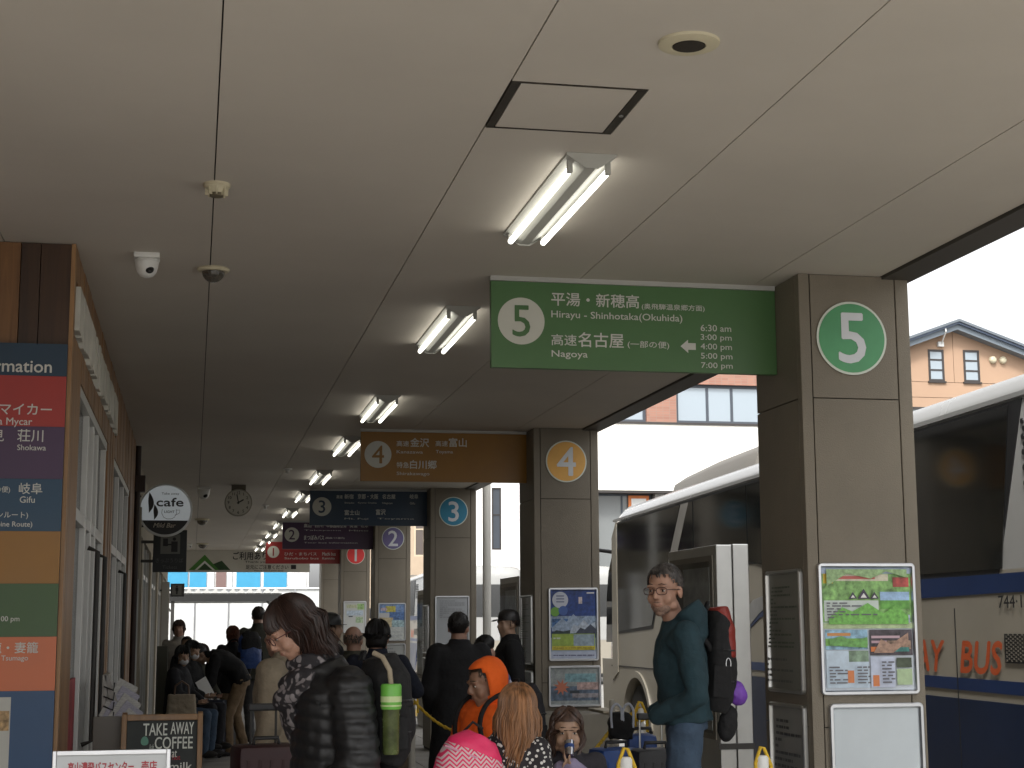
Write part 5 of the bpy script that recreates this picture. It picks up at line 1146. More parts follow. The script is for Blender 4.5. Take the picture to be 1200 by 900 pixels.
q = MB(); q.lathe([(.0375, .18), (.0375, .20)], n=24); q.lathe([(.0375, .165), (.0375, .170)], n=24); q.build('stripe', flat('stripe_pale', (.5, .6, .3)), bt_)
q = MB(); q.tube([(.0, 0, .235), (-.005, .01, .29), (-.03, .01, .335), (-.06, .03, .35)], .0095, 8); q.build('strap', F_beige, bt_, smooth=60)

# 2 man in teal fleece, looking over his shoulder towards the camera
loc, H2 = stand(776, 660, 7.0, .92)
m2_, hM, j, s = person('tall man with glasses in a dark teal hooded fleece standing by the number 5 pillar', (loc[0]+.09, 7.0, 0), R(75), H2, hands=False, J=dict(pelvis=(0, -.01, 1.06), waist=(0, 0, 1.14), hiR=(.088, 0, 1.0), hiL=(-.088, 0, 1.0), head=(-.01, .075, 1.605), neck=(0, .02, 1.465), elR=(.24, -.05, 1.16), wrR=(.14, .13, 1.06), elL=(-.24, -.05, 1.16), wrL=(-.12, .13, 1.06)), head=(62, -6), top=F_teal, pants=F_jean,
    hairc=(.06, .052, .048), hair='short', vox=.0085, hem=.95, pad=.012, glasses=mat('glasses_dark', (.05, .02, .015), .3), stubble=True, hood_down=True, fold=.012, nstr=420, seedn=8, sk=SKIN, build=.86, hs=.92)
pb = at(852, 775, 7.05)
bp = backpack('red and black hiking backpack worn by the man with glasses', (at(828, 775, 7.0).x-.01, 7.02, at(833, 772, 7).z), R(-98), 0.27, .46, .135, F_black, F_red, tilt=-4, straps='short', sh=.10)
q = MB()
for k_ in range(1): 
    cc = Vector((.140, .09-.022*k_, -.02+.015*k_)); q.tube([cc+Vector((0, .011*math.cos(a), .025*math.sin(a))) for a in [2*math.pi*i/14 for i in range(15)]], .002, 6, False)
q.build('carabiner', M_alu, bp, smooth=60)
def pouch(label, px_, py_, Y, r, m, name='pouch', rot=None):
    p_ = at(px_, py_, Y); t_ = thing(name, label, name, p_); q = MB(); q.ell((0, 0, 0), r, rot, 20, 14); q.box((-r[0]*.4, -r[1]*.4, r[2]*.4), (r[0]*.4, r[1]*.4, r[2]*.9), bev=.01)
    remesh(q, 'cloth', m, t_, .006, 3, None, .005, 20); q = MB(); q.tube([(0, 0, r[2]*.8), (-.01, 0, r[2]*1.5)], .004, 6); q.build('cord', M_black, t_); return t_
pouch('small purple stuff sack hanging from the hiking backpack', 863, 812, 6.98, (.048, .048, .06), F_purp, 'stuff_sack', Matrix.Rotation(R(-25), 3, 'Y'))
pouch('black pouch dangling under the hiking backpack', 853, 848, 6.98, (.045, .04, .085), F_black, 'hanging_pouch', Matrix.Rotation(R(12), 3, 'Y'))
# his trolley cases
def suitcase(label, px_, Y, ztop, w, d, m, rz=0, handle=0., name='suitcase', x=None):
    p_ = at(px_, 880, Y); t_ = thing(name, label, 'suitcase', (p_.x, Y, 0), rz); h = ztop-.04
    q = MB(); q.box((-w/2, -d/2, .05), (w/2, d/2, ztop), bev=.03); q.build('shell', m, t_, smooth=45)
    q = MB()
    for i in range(5): q.box((-w*.36+w*.18*i-.006, -d/2-.004, .1), (-w*.36+w*.18*i+.006, -d/2+.002, ztop-.06))
    q.build('rib', m, t_)
    for x_ in (-1, 1):
        for y_ in (-1, 1): q = MB(); q.lathe([(.02, -.012), (.025, -.008), (.025, .008), (.02, .012)], (x_*w*.38, y_*d*.33, .026), 14, 'X'); q.build('wheel', M_rubber, t_)
    q = MB(); q.tube([(-.06, 0, ztop), (-.055, 0, ztop+.03), (.055, 0, ztop+.03), (.06, 0, ztop)], .009, 8); q.build('carry_handle', M_black, t_, smooth=60)
    if handle:
        for x_ in (-1, 1): q = MB(); q.tube([(x_*.06, d*.3, ztop-.02), (x_*.06, d*.3, ztop+handle)], .006, 8); q.build('telescopic_tube', M_steel if 'silver' in label else M_dark, t_)
        q = MB(); q.box((-.072, d*.3-.014, ztop+handle-.01), (.072, d*.3+.014, ztop+handle+.025), bev=.008); q.build('pull_handle', M_black, t_)
    return t_
F_shellb = mat('case_blue', (.01, .06, .26), .45, var=.15, scale=10, bump=.2); F_shellk = mat('case_black', (.02, .02, .022), .5, var=.2, scale=10, bump=.3); F_shelln = mat('case_navy', (.02, .025, .045), .45, var=.2, scale=10, bump=.2)
suitcase('bright blue suitcase beside the man with glasses, nearer the yellow rope', 722, 8.0, .88, .24, .20, F_shellb, R(10), 0)
suitcase('smaller blue suitcase squeezed behind the dark grey one', 751, 8.4, .92, .16, .18, F_shellb, R(-8), .0)
suitcase('dark grey suitcase with twin silver handle tubes behind the man with glasses', 768, 7.9, .88, .26, .20, F_shellk, R(5), .15)
cb_ = thing('carrier_bag', 'dark bag with looped white handles on top of the blue suitcases', 'bag', at(728, 872, 8.35)); cb_.location.z = .90
q = MB(); q.loft([((0, 0, 0), .065, .05, .7), ((0, 0, .08), .075, .05, .7), ((0, 0, .14), .05, .03)], 16); remesh(q, 'bag_body', F_black, cb_, .008, 3, None, .008, 18)
for x in (-.035, .03): q = MB(); q.tube(cat([(x-.026, -.04, .06), (x-.028, -.04, .15), (x, -.04, .185), (x+.028, -.04, .15), (x+.026, -.04, .06)]), .007, 8); q.build('handle', flat('handle_pale', (.42, .45, .52)), cb_, smooth=60)

# 3 boy in orange hoodie facing left
loc, H3 = stand(575, 763, 7.4, 1.12)
o3, hM, j, s = person('boy with an orange hood up, facing left', (loc[0]-.0, 7.4, 0), R(128), H3*.985, J=dict(head=(0, .05, 1.585), elR=(.25, .03, 1.14), wrR=(.2, .2, 1.02), elL=(-.25, .03, 1.14), wrL=(-.2, .2, 1.02)), head=(-22, -14), top=F_or, pants=F_dk, hairc=(.03, .018, .01), hair='short', vox=.0085, hem=.86, pad=.02, build=1.0, hs=1.08, sk=SKIN_T, fold=.010, seedn=14)
# hood: open shell round the head
q = MB(); v = []; f = []; nu, nv = 36, 20
for sh_ in (0, 1):
    kk = 1.0 if sh_ == 0 else .93
    for jx in range(nv+1):
        ph = math.pi*.86*jx/nv
        for i in range(nu):
            th = 2*math.pi*i/nu; c_ = Vector((0, -.012, .012)); v.append(c_+Vector((.102*kk*math.sin(ph)*math.sin(th), (.128 if math.cos(th) > 0 else .128)*kk*math.sin(ph)*math.cos(th), (.128 if ph < 1.57 else .165)*kk*math.cos(ph)+(.022*max(0, -math.cos(th))*math.sin(ph)))))
opn = lambda p_: p_.y > .048 and p_.z < .098
nn_ = (nv+1)*nu
for sh_ in (0, 1):
    for jx in range(nv):
        for i in range(nu):
            ids = (jx*nu+i, jx*nu+(i+1) % nu, (jx+1)*nu+(i+1) % nu, (jx+1)*nu+i)
            if not any(opn(v[k_]) for k_ in ids): f.append(tuple(a+sh_*nn_ for a in (ids if sh_ == 0 else ids[::-1])))
q.add(v, f)
# rim joining both shells
rim = []
bmh = bmesh.new(); vs_ = [bmh.verts.new(p_) for p_ in q.v]
for ff in q.f: bmh.faces.new([vs_[i] for i in ff])
be = [e for e in bmh.edges if len(e.link_faces) == 1]
bmesh.ops.bridge_loops(bmh, edges=be) if False else None
for e in be:
    a, c = e.verts[0].index, e.verts[1].index
bmh.verts.index_update()
for e in be:
    a, c = e.verts[0].index, e.verts[1].index
    if a < nn_ and c < nn_ : 
        try: bmh.faces.new([vs_[a], vs_[c], vs_[c+nn_], vs_[a+nn_]])
        except Exception: pass
bmesh.ops.delete(bmh, geom=[v_ for v_ in bmh.verts if not v_.link_faces], context='VERTS'); bmesh.ops.smooth_vert(bmh, verts=bmh.verts[:], factor=.5, use_axis_x=True, use_axis_y=True, use_axis_z=True)
bmesh.ops.recalc_face_normals(bmh, faces=bmh.faces)
for v_ in bmh.verts: v_.co = v_.co*(1+.05*noise.noise(v_.co*12)); v_.co = hM @ v_.co
me = bpy.data.meshes.new('hood'); bmh.to_mesh(me); bmh.free(); me.shade_smooth(); me.materials.append(F_or); ho_ = bpy.data.objects.new('hood', me); COL.objects.link(ho_); ho_.parent = o3
pbk = backpack('dark backpack worn over the orange hoodie', (loc[0]+.12, 7.42, 1.06), R(-72), .26, .34, .12, F_dk, None)
hd = thing('headphones', 'blue and white item tucked behind the orange hood', 'headphones', at(594, 800, 7.45)); q = MB(); q.ell((0, 0, 0), (.02, .03, .045)); hd_ = q.build('shell', F_blue, hd, smooth=60); q = MB(); q.ell((.01, -.02, -.01), (.012, .02, .025)); q.build('pad', flat('pad_white', (.5, .5, .6)), hd, smooth=60)
hd['label'] = 'small blue and white object showing behind the orange hood'; hd['category'] = 'object'; hd.name = 'blue_accessory'

# 4 girl with long fair hair from behind
loc, H4 = stand(612, 800, 5.9, 1.08)
F_dot = mat('dotted_fabric', (.02, .016, .018), .8, var=0); n_ = F_dot.node_tree; vt = n_.nodes.new('ShaderNodeTexVoronoi'); vt.inputs['Scale'].default_value = 62; tc = n_.nodes.new('ShaderNodeTexCoord'); cr = n_.nodes.new('ShaderNodeValToRGB')
cr.color_ramp.interpolation = 'CONSTANT'; cr.color_ramp.elements[0].color = (.6, .58, .55, 1); cr.color_ramp.elements[1].position = .34; cr.color_ramp.elements[1].color = (.018, .015, .018, 1)
n_.links.new(tc.outputs['Object'], vt.inputs['Vector']); n_.links.new(vt.outputs['Distance'], cr.inputs[0]); n_.links.new(cr.outputs[0], n_.nodes['Principled BSDF'].inputs['Base Color'])
g4, hM, j, s = person('girl with long fair hair seen from behind in a dotted black top', (loc[0]-.075, 5.9, 0), R(-22), H4, J=dict(head=(.075, .03, 1.60), neck=(.03, -.01, 1.46)), head=(-8, -3), top=F_dot, pants=F_dk, hairc=(.22, .105, .045), hair='long', hair_len=.34, bangs=False, vox=.0085, hem=.86, pad=.015, hs=1.08, fold=.006, nstr=1800, seedn=21)
pk = thing('pink_backpack', 'bright pink backpack with a white zigzag panel beside the fair haired girl', 'backpack', at(548, 905, 5.75), R(8))
q = MB(); q.loft([((0, 0, -.2), .10, .07, .75), ((0, 0, -.1), .122, .085, .75), ((0, 0, .02), .124, .085, .8), ((.01, 0, .09), .105, .075, .85), ((.02, 0, .135), .06, .05)], 28); q.xf(Matrix.Rotation(R(14), 4, 'Y')); remesh(q, 'pack_body', mat('pink_nylon', (.75, .03, .13), .5, var=.1, scale=10, bump=.2), pk, .007, 3, None, .004, 14)
q = MB(); q.loft([((0, -.004, -.2), .101, .072, .75), ((0, -.004, -.1), .1235, .087, .75), ((0, -.004, .02), .1255, .0865, .8), ((.008, -.002, .075), .113, .079, .85)], 28); q.xf(Matrix.Rotation(R(14), 4, 'Y'))
mz_ = mat('zigzag_fabric', (.6, .3, .4), .7, var=0); n_ = mz_.node_tree; tc = n_.nodes.new('ShaderNodeTexCoord'); sx = n_.nodes.new('ShaderNodeSeparateXYZ'); n_.links.new(tc.outputs['Object'], sx.inputs[0])
def nm(op, a, b=None):
    m_ = n_.nodes.new('ShaderNodeMath'); m_.operation = op
    for i, x in enumerate((a, b)):
        if x is None: continue
        if isinstance(x, (int, float)): m_.inputs[i].default_value = x
        else: n_.links.new(x, m_.inputs[i])
    return m_.outputs[0]
zg = nm('PINGPONG', sx.outputs['X'], .022); ph_ = nm('ADD', sx.outputs['Z'], nm('MULTIPLY', zg, 1.0)); fr_ = nm('FRACT', nm('MULTIPLY', ph_, 62)); st_ = nm('GREATER_THAN', fr_, .5)
mx = n_.nodes.new('ShaderNodeMix'); mx.data_type = 'RGBA'; mx.inputs['A'].default_value = (.70, .03, .12, 1); mx.inputs['B'].default_value = (.62, .50, .50, 1); n_.links.new(st_, mx.inputs['Factor']); n_.links.new(mx.outputs['Result'], n_.nodes['Principled BSDF'].inputs['Base Color'])
remesh(q, 'zigzag_panel', mz_, pk, .007, 3)
q = MB(); q.tube([(-.1, -.05, .1), (0, -.085, .06), (.1, -.05, .03)], .004, 6); q.build('zip', flat('zip_pale', (.6, .3, .4)), pk); q = MB(); q.tube([(.0, .05, .14), (.03, .03, .175), (.07, .04, .15)], .005, 8); q.build('grab_loop', F_black, pk, smooth=60)

# 5 little girl drinking
loc, H5 = stand(664, 828, 6.6, 1.2)
g5, hM, j, s = person('small girl drinking from a shiny cup beside the long haired girl', (loc[0], 6.6, 0), R(165), H5, J=dict(elR=(.22, .12, 1.18), wrR=(.03, .21, 1.38), elL=(-.24, .10, 1.16), wrL=(-.035, .22, 1.40), head=(0, .03, 1.60)), head=(8, -4), top=fab('dark_grey_knit', (.03, .028, .035)), pants=F_dk, hairc=(.055, .028, .018), hair='long', hair_len=.16, bangs=False, vox=.0085, hem=.86, pad=.014, hs=1.2, sk=SKIN_J, nstr=420, seedn=31)
q = MB()
for S_ in 'RL': el, wr = j['el'+S_], j['wr'+S_]; q.cone(el+(wr-el)*.15, .048, wr, .038)
remesh(q, 'sleeves', F_lil, g5, .008, 2, None, .008, 18)
cu_ = thing('cup', 'shiny metal cup held to the small girl\'s mouth', 'cup', Vector(g5.matrix_basis @ (hM @ Vector((0, .125, -.06))))); cu_.rotation_euler = (R(35), 0, R(170)); cu_['label'] = 'shiny metal cup held up by the small drinking girl'
q = MB(); q.lathe([(.016, -.04), (.019, -.02), (.021, .025), (.019, .026), (.016, -.02)], n=20); q.build('cup_body', mat('cup_steel', (.6, .6, .65), .15, 1, var=.05), cu_, smooth=40); q = MB(); q.lathe([(.0205, -.008), (.0205, .008)], n=20); q.build('cup_band', F_blue, cu_)

# 6 .. middle distance, backs and sides
def man(label, px_, py_, Y, rz, **k_):
    loc, Hh = stand(px_, py_, Y, k_.get('hs', 1)); dx = k_.pop('dx', 0); hf = k_.pop('hf', 1.); return person(label, (loc[0]+dx, Y, 0), R(rz), Hh*hf, **k_)
man('man in a long dark coat with his back turned before the number 3 pillar', 538, 718, 11.6, 4, top=F_char, pants=F_dk, hair='short', hairc=(.012, .010, .009), vox=.0105, hem=.50, pad=.028, coat=True, head=(-25, 0), J=dict(elR=(.235, .0, 1.13), wrR=(.2, .16, .98), elL=(-.235, .0, 1.13), wrL=(-.2, .14, .98)), build=1.1, top_name='coat', seedn=41, dx=-.0)
man('man in a dark cap beside the number 4 pillar, looking left', 597, 716, 13.4, 85, top=F_black, pants=F_dk, hair='cap', hairc=(.02, .018, .017), vox=.012, hem=.7, pad=.02, head=(25, 0), sk=SKIN_J, seedn=44)
man('person in black bending forward between the coat man and the cap man', 570, 745, 12.6, 60, top=F_black, pants=F_dk, hair='short', hairc=(.008, .008, .008), vox=.012, hem=.8, pad=.02, head=(0, -30), seedn=45)
nv_, hM_, j_, s_ = man('dark haired person in a navy jacket with a shoulder strap, back turned', 443, 727, 11.0, -8, top=F_navy, pants=F_dk, hair='bob', hair_len=.05, hairc=(.006, .005, .005), bangs=True, vox=.0105, hem=.85, pad=.015, head=(-12, -4), J=dict(elR=(.30, .02, 1.20), wrR=(.16, .2, 1.15), elL=(-.30, .02, 1.20), wrL=(-.1, .22, 1.1)), seedn=47, hs=1.05)
q = MB(); q.tube([Vector((-.10, -.11, 1.43))*s_, Vector((0, -.155, 1.28))*s_, Vector((.12, -.14, 1.08))*s_], .014, 8); q.build('shoulder_strap', flat('strap_grey', (.12, .115, .10)), nv_, smooth=60)
man('balding man in an olive coat left of the navy jacket', 414, 734, 12.2, -20, top=F_grn, pants=F_dk, hair='bald', hairc=(.12, .09, .07), vox=.012, hem=.7, pad=.02, seedn=48, sk=SKIN)
man('man in a dark brimmed hat facing right by the pillar', 386, 720, 13.0, -75, top=F_black, pants=F_dk, hair='hat', hairc=(.012, .012, .012), vox=.012, hem=.8, pad=.02, seedn=49, sk=SKIN_J)
man('grey silhouetted man walking away at the open end of the terminal', 303, 711, 20.8, 5, top=F_grn, pants=fab('trouser_grey', (.05, .05, .05)), hair='short', vox=.013, hem=.82, pad=.012, J=dict(anR=(.1, .18, .1), knR=(.1, .14, .52), anL=(-.1, -.22, .14), knL=(-.1, .03, .52)), seedn=50)
# 12 young man bending over a suitcase, facing left
bend = dict(pelvis=(0, -.05, .92), waist=(0, .03, 1.06), chest=(0, .20, 1.17), neck=(0, .35, 1.24), head=(0, .47, 1.25), shR=(.17, .30, 1.19), shL=(-.17, .30, 1.19), elR=(.22, .32, .92), elL=(-.22, .34, .92), wrR=(.16, .42, .72), wrL=(-.15, .48, .72),
            hiR=(.09, -.05, .90), hiL=(-.09, -.03, .90), knR=(.11, .0, .50), anR=(.11, -.12, .08), knL=(-.12, .12, .50), anL=(-.12, .10, .08))
pz = at(279, 760, 19.4)
bm_, hM_, j_, s_ = person('young man in a black jacket and tan trousers bending over a suitcase', (pz.x, 19.4, 0), R(95), 1.66, J=bend, head=(5, -52), top=F_black, pants=F_tan, hair='short', hairc=(.010, .008, .007), vox=.0105, hem=.95, pad=.015, seedn=52, sk=SKIN_J, fold=.01)
au, hM_, j_, s_ = man('auburn haired woman with a blue backpack behind the bending man', 273, 734, 20.2, 25, top=F_black, pants=F_tan, hair='bob', hair_len=.10, hairc=(.10, .03, .012), vox=.0105, hem=.8, pad=.015, head=(0, 0), seedn=53)
backpack('blue backpack worn by the auburn haired woman', (at(289, 775, 20.0).x, 20.0, 1.22), R(205), .30, .42, .16, F_blue, F_black, vox=.012)
suitcase('navy suitcase under the bending young man', 251, 19.2, .66, .30, .24, F_shelln, R(80), .12)
suitcase('second dark suitcase beside the navy one', 262, 19.6, .60, .26, .22, F_shellk, R(70), 0)
# seated people along the wall
sit = dict(pelvis=(0, 0, .52), waist=(0, .0, .68), chest=(0, .03, .88), neck=(0, .03, 1.05), head=(0, .07, 1.19), shR=(.17, .02, .98), shL=(-.17, .02, .98), elR=(.22, .10, .74), elL=(-.22, .10, .74), wrR=(.10, .28, .66), wrL=(-.10, .28, .66),
           hiR=(.09, 0, .50), hiL=(-.09, 0, .50), knR=(.12, .42, .50), knL=(-.12, .42, .50), anR=(.12, .40, .08), anL=(-.12, .40, .08))
def seated(label, px_, py_, Y, rz, hd_, **k_):
    p_ = at(px_, py_, Y); J_ = dict(sit); Hh = k_.pop('H', 1.65)
    return person(label, (p_.x, Y, max(-.02, p_.z-1.31*Hh/1.75)), R(rz), Hh, J=J_, head=hd_, vox=.0115, **k_)
seated('seated woman in a white face mask nearest the post', 208, 757, 18.6, -110, (-50, -8), top=F_dk, pants=F_jean, hair='bob', hair_len=.12, hairc=(.008, .007, .007), mask=True, sk=SKIN_J, seedn=61, pad=.02)
seated('seated person in black with a white face mask, head turned right', 220, 751, 19.0, -120, (-20, -8), top=F_black, pants=F_dk, hair='bob', hair_len=.08, hairc=(.008, .007, .007), mask=True, sk=SKIN_J, seedn=62, pad=.02)
seated('seated person in an olive coat reading a white paper', 231, 755, 20.0, -130, (30, -15), top=F_grn, pants=F_dk, hair='bob', hair_len=.08, hairc=(.05, .02, .014), sk=SKIN, seedn=63, pad=.02)
pp = thing('paper_sheet', 'white sheet of paper held by the seated person in olive', 'paper', at(240, 806, 18.9), R(20)); q = MB(); q.box((-.07, -.003, -.13), (.07, .003, .11)); q.xf(Matrix.Rotation(R(-30), 4, 'Y')); q.build('sheet', M_white, pp)
tb = thing('tote_bag', 'pale canvas tote bag in front of the seated people', 'bag', (at(212, 850, 18.0).x, 18.0, at(212, 836, 18).z-.0)); tb.location.z = .40
q = MB(); q.loft([((0, 0, .0), .15, .06, .6), ((0, 0, .15), .165, .07, .6), ((0, 0, .38), .15, .05, .6)], 20); remesh(q, 'bag_body', fab('canvas', (.36, .30, .22)), tb, .012, 3, None, .008, 12)
for x in (-.02, .03): q = MB(); q.tube([(-.08, x, .36), (-.07, x, .47), (0, x, .52), (.07, x, .47), (.08, x, .36)], .009, 8); q.build('handle', flat('handle_brown', (.14, .08, .05)), tb, smooth=60)
be_ = thing('waiting_bench', 'wooden waiting bench along the wall under the seated people', 'bench', (-.15, 19.3, 0))
for x in (-.30, -.17, -.04, .09): q = MB(); q.box((x, -1.3, .40), (x+.11, 1.3, .435), bev=.005); q.build('slat', m_w3, be_)
for y in (-1.1, 1.1):
    for x in (-.27, .15): q = MB(); q.box((x, y, 0), (x+.04, y+.04, .40)); q.build('leg', M_dark, be_)
man('distant woman in a cream top near the far wall', 210, 727, 21.6, 175, top=F_white, pants=F_dk, hair='bob', hair_len=.08, hairc=(.05, .02, .012), vox=.012, hem=.85, seedn=70, sk=SKIN)
seated('small child with dark hair in front of the cream top woman', 220, 746, 20.6, 170, (0, 0), H=1.45, top=F_dk, pants=F_dk, hair='short', hairc=(.008, .007, .007), sk=SKIN_J, seedn=71)
# 16 person in beige coat behind the woman
man('person in a long beige coat mostly hidden behind the woman in the down jacket', 342, 722, 8.6, 60, top=F_beige, pants=F_dk, hair='bob', hair_len=.08, hairc=(.02, .012, .01), vox=.0105, hem=.72, pad=.03, coat=True, seedn=72, top_name='coat', dx=-.04)
suitcase('dark maroon suitcase at the bottom edge beside the beige coat', 312, 7.6, .96, .30, .24, mat('case_maroon', (.035, .008, .010), .5, var=.2), R(10), .16)

# ------------------------------------------------------------------ rope barriers
def rope_post(px_, py_, Y, r, label, col=M_white, loop=True):
    p_ = at(px_, py_, Y); t_ = thing('rope_post', label, 'post', (p_.x, Y, 0), 0, 'rope barrier posts')
    q = MB(); q.lathe([(.13, 0), (.13, .02), (.04, .035), (r, .05), (r, p_.z), (r*.7, p_.z+.01)], n=22); q.build('stand', col, t_, smooth=40)
    if loop:
        q = MB(); q.tube([(-.028, 0, p_.z-.11), (-.034, -.01, p_.z-.02), (-.006, 0, p_.z+.045), (.01, 0, p_.z+.04), (.036, -.01, p_.z-.03), (.04, 0, p_.z-.12)], .008, 8); q.tube([(r+.004, 0, p_.z-.05), (-r*.3, -r-.006, p_.z-.06), (-r-.004, 0, p_.z-.05)], .009, 8); q.build('rope_loop', M_yrope, t_, smooth=60)
    return t_, p_
M_pg = flat('post_grey', (.40, .38, .33), .4)
_, pA = rope_post(483, 815, 11.0, .024, 'grey rope post behind the woman\'s backpack', M_pg); _['label'] = 'grey rope barrier post between the black backpack and the long dark coat'
_, pB = rope_post(717, 822, 8.6, .016, 'slim grey rope post left of the blue suitcases', M_pg, False)
_, pC = rope_post(750, 832, 8.65, .021, 'thicker white rope post behind the suitcases')
_, pD = rope_post(733, 890, 6.3, .028, 'white post top with yellow rope loop at the bottom edge near the blue suitcases')
_, pE = rope_post(893, 888, 6.6, .028, 'white post top with yellow rope loop at the foot of the number 5 pillar')
def rope(a, b, sag, label):
    q = MB(); a = Vector(a); b = Vector(b); n = 26
    for ph in (0, math.pi):
        pts = [a.lerp(b, i/n)+Vector((0, 0, -sag*4*(i/n)*(1-i/n)))+Vector((0, .006*math.cos(i*1.9+ph), .006*math.sin(i*1.9+ph))) for i in range(n+1)]
        q.tube(pts, .0075, 6)
    return tag(q.build('barrier_rope', M_yrope, smooth=60), label, 'rope')
rope((pA.x, 11, pA.z-.02), (at(600, 838, 10.2).x, 10.2, at(600, 838, 10.2).z), .17, 'yellow rope sagging from the grey post behind the long dark coat')
rope((at(668, 905, 8.2).x, 8.2, at(668, 905, 8.2).z), (pB.x, 8.6, pB.z-.14), .02, 'yellow rope rising to the slim grey post left of the suitcases')
rope((pB.x, 8.6, pB.z-.14), (pC.x, 8.65, pC.z+.01), .0, 'short yellow rope between the slim and the thick post')

# ------------------------------------------------------------------ signs and rack at lower left
af = thing('chalkboard_sign', 'A-frame chalkboard advertising take away coffee', 'chalkboard', (-.285, 7.0, .0), R(0))
tz = at(143, 838, 7.0).z; a_ = at(143, 838, 7.0); b_ = at(238, 836, 7.0); wv = b_.x-a_.x
af.location.x = a_.x
def slab(x0, z0, x1, z1, y0, y1, m, nm_, par=af, tl=8):
    q = MB(); q.box((x0, y0, z0), (x1, y1, z1), bev=.003); M_ = Matrix.Translation((0, 0, tz)) @ Matrix.Rotation(R(-tl), 4, 'X') @ Matrix.Translation((0, 0, -tz)); q.xf(M_); return q.build(nm_, m, par, smooth=40)
mfw = wood('aframe_wood', (.22, .12, .05), (.13, .07, .03)); fwid = .034
slab(0, .15, fwid-.012, tz, -.02, .0, mfw, 'frame_side'); slab(wv-.022, .15, wv, tz, -.02, .0, mfw, 'frame_side'); slab(.0225, tz-.026, wv-.0225, tz, -.02, .0, mfw, 'frame_rail'); slab(.0225, .2, wv-.0225, .24, -.02, 0, mfw, 'frame_rail')
slab(.0225, .2405, wv-.0225, tz-.0265, -.012, -.002, mat('chalkboard', (.028, .032, .032), .8, var=.25, scale=10), 'board')
q = MB(); q.box((0, 0, .0), (.02, .02, 1.13*tz)); q.xf(Matrix.Rotation(R(14), 4, 'X')); 
slab(.0, .15, .022, tz, .02, .04, mfw, 'rear_leg', tl=-14); slab(wv-.022, .15, wv, tz, .02, .04, mfw, 'rear_leg', tl=-14)
slab(-.12, .75, -.002, tz-.01, .04, .05, flat('aframe_back', (.05, .04, .03)), 'side_board', tl=-4)
ch_ = flat('chalk', (.52, .54, .50), .9); rt = Matrix.Rotation(R(-8), 3, 'X'); upv = rt @ Vector((0, 0, 1)); orig = Vector((0, -.0135, tz))-upv*0; orig = Matrix.Rotation(R(-8), 3, 'X') @ Vector((0, -.0128, 0))+Vector((0, 0, tz))
def CT(s_, x0, x1, z0, z1, m=ch_, bo=.012, sh=0): text(s_, m, af, (x0, z0, x1, z1), orig, ((1, 0, 0), tuple(upv)), 'chalk_writing', bold=bo, keep=False, shear=sh, depth=.0015)
def afx(px_): return at(px_, 860, 7.0).x-a_.x
def afz(py_): return at(190, py_, 7.0).z-tz
CT('TAKE', afx(168), afx(196), afz(862), afz(848)); CT('AWAY', afx(200), afx(227), afz(861), afz(847)); CT('COFFEE', afx(182), afx(226), afz(878), afz(864)); CT('at', afx(202), afx(208), afz(888), afz(880)); CT('& cafe', afx(176), afx(181), afz(878), afz(872), bo=.0)
CT('milk', afx(200), afx(226), afz(903), afz(894)); q = MB(); q.ell((afx(170), 0, 0), (.016, .002, .022)); 
i0 = 0; q.xf(Matrix.Translation(orig+upv*afz(869))); q.build('chalk_drawing', flat('chalk_green', (.10, .22, .17), .9), af)
CT('hot', afx(203), afx(212), afz(891), afz(885), m=flat('chalk_red', (.3, .03, .04), .9))
# white framed sign with red writing
ws = thing('floor_sign', 'white framed sign with red writing at the bottom left corner', 'sign', (at(62, 880, 5.2).x, 5.2, 0))
zt = at(130, 879, 5.2).z; ww = at(200, 880, 5.2).x-at(62, 880, 5.2).x
q = MB(); q.box((0, -.012, .75), (.012, .012, zt), bev=.002); q.box((ww-.012, -.012, .75), (ww, .012, zt), bev=.002); q.box((.0125, -.012, zt-.014), (ww-.0125, .012, zt), bev=.002); q.build('frame', M_alu, ws)
q = MB(); q.box((.0125, -.004, .75), (ww-.0125, .008, zt-.0145)); q.build('face', flat('sign_face_white', (.5, .52, .53), .4), ws)
f_ = lambda x: at(x, 890, 5.2).x-at(62, 880, 5.2).x
text('高山濃飛バスセンター', flat('sign_red', (.35, .02, .03)), ws, (f_(80), at(100, 905.5, 5.2).z, f_(157), at(100, 893, 5.2).z), (0, -.0045, 0), AX, bold=.03, keep=False)
text('売店', flat('sign_red', (.35, .02, .03)), ws, (f_(166), at(100, 905.5, 5.2).z, f_(184), at(100, 893, 5.2).z), (0, -.0045, 0), AX, bold=.03, keep=False)
for x in (.02, ww-.02): q = MB(); q.tube([(x, 0, 0), (x, 0, .75)], .012, 10); q.build('leg', M_steel, ws)
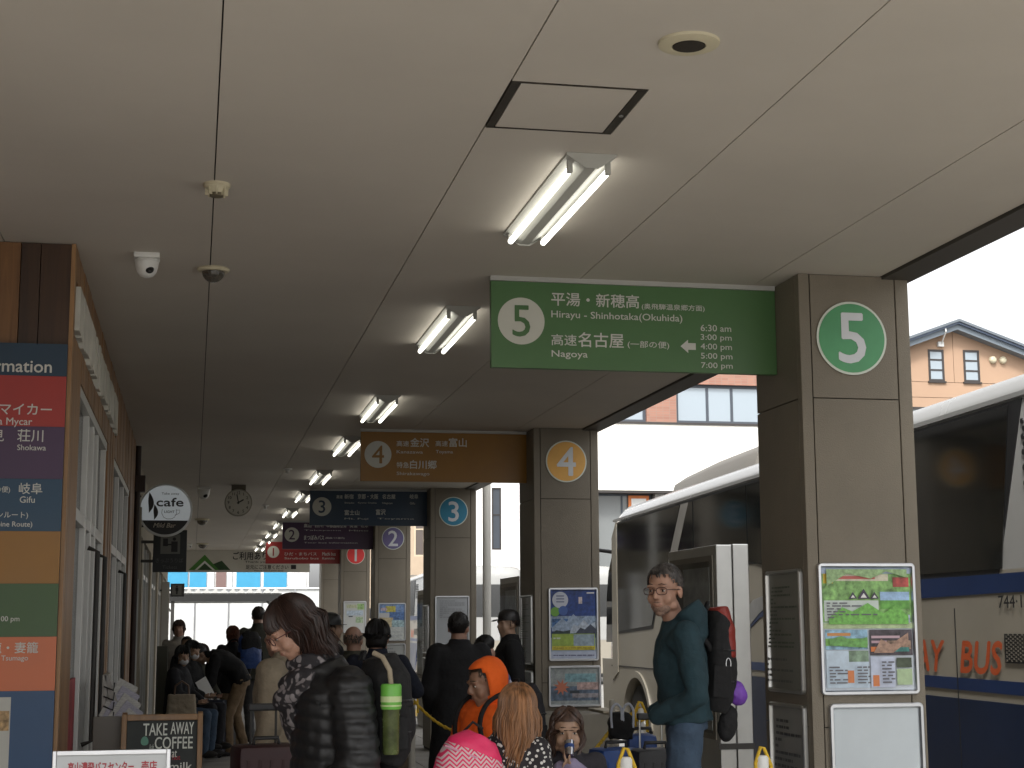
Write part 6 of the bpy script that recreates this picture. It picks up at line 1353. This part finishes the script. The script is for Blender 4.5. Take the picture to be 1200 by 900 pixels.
q = MB(); q.box((-.02, -.15, 0), (ww+.02, .15, .02), bev=.005); q.build('base', M_dark, ws)
# newspaper rack
nr = thing('magazine_rack', 'grey stand with folded newspapers and leaflets by the shop window', 'rack', (at(120, 860, 8.6).x, 8.6, 0))
q = MB(); q.box((-.01, 0, 0), (.015, .4, 1.26), bev=.004); q.build('side_plate', mat('rack_grey', (.35, .34, .31), .5), nr)
q = MB(); q.prism([(0, 1.26), (.02, 1.26), (.10, 1.05), (.14, .6), (.11, .6), (.06, 1.0)], 'Y', .0, .012); q.build('side_bracket', mat('rack_grey2', (.3, .29, .27), .5), nr)
for i in range(6):
    q = MB(); q.box((-.01, -.014, -.11), (.10, -.004, .11), bev=.002); q.xf(Matrix.Translation((.035+.008*i, .02-.012*i, 1.14-.035*i)) @ Matrix.Rotation(R(28+3*i), 4, 'Y') @ Matrix.Rotation(R(-14), 4, 'X'))
    q.build('leaflet', mat('newsprint_%d' % (i % 2), (.40-.08*(i % 2), .40-.08*(i % 2), .38), .7, var=.3, scale=60, stretch=(1, 1, 6)), nr)
for i in range(4): q = MB(); q.tube([(.0, -.01, 1.2-.05*i), (.05, -.02, 1.18-.05*i), (.055, -.02, 1.22-.05*i)], .004, 6); q.build('wire_hook', M_black, nr)
# leaflet counter by pillar 3
dk = thing('leaflet_counter', 'brown counter stacked with white leaflets beside the navy jacket', 'counter', (at(452, 808, 11.5).x, 11.5, 0))
zc_ = at(470, 810, 11.5).z; wd = at(484, 808, 11.5).x-at(452, 808, 11.5).x
q = MB(); q.box((0, 0, 0), (wd, .4, zc_), bev=.004); q.build('counter_body', fab('counter_brown', (.10, .07, .045), rough=.6), dk)
zt2 = at(470, 778, 11.5).z
lf = thing('leaflet_box', 'pale box of leaflets standing on the brown counter', 'box', (at(462, 808, 11.5).x, 11.52, zc_))
for x0 in (0, .068): q = MB(); q.box((x0, 0, 0), (x0+.062, .16, zt2-zc_), bev=.003); q.build('leaflet_stack', flat('leaflet_white', (.42, .42, .50), .6), lf)
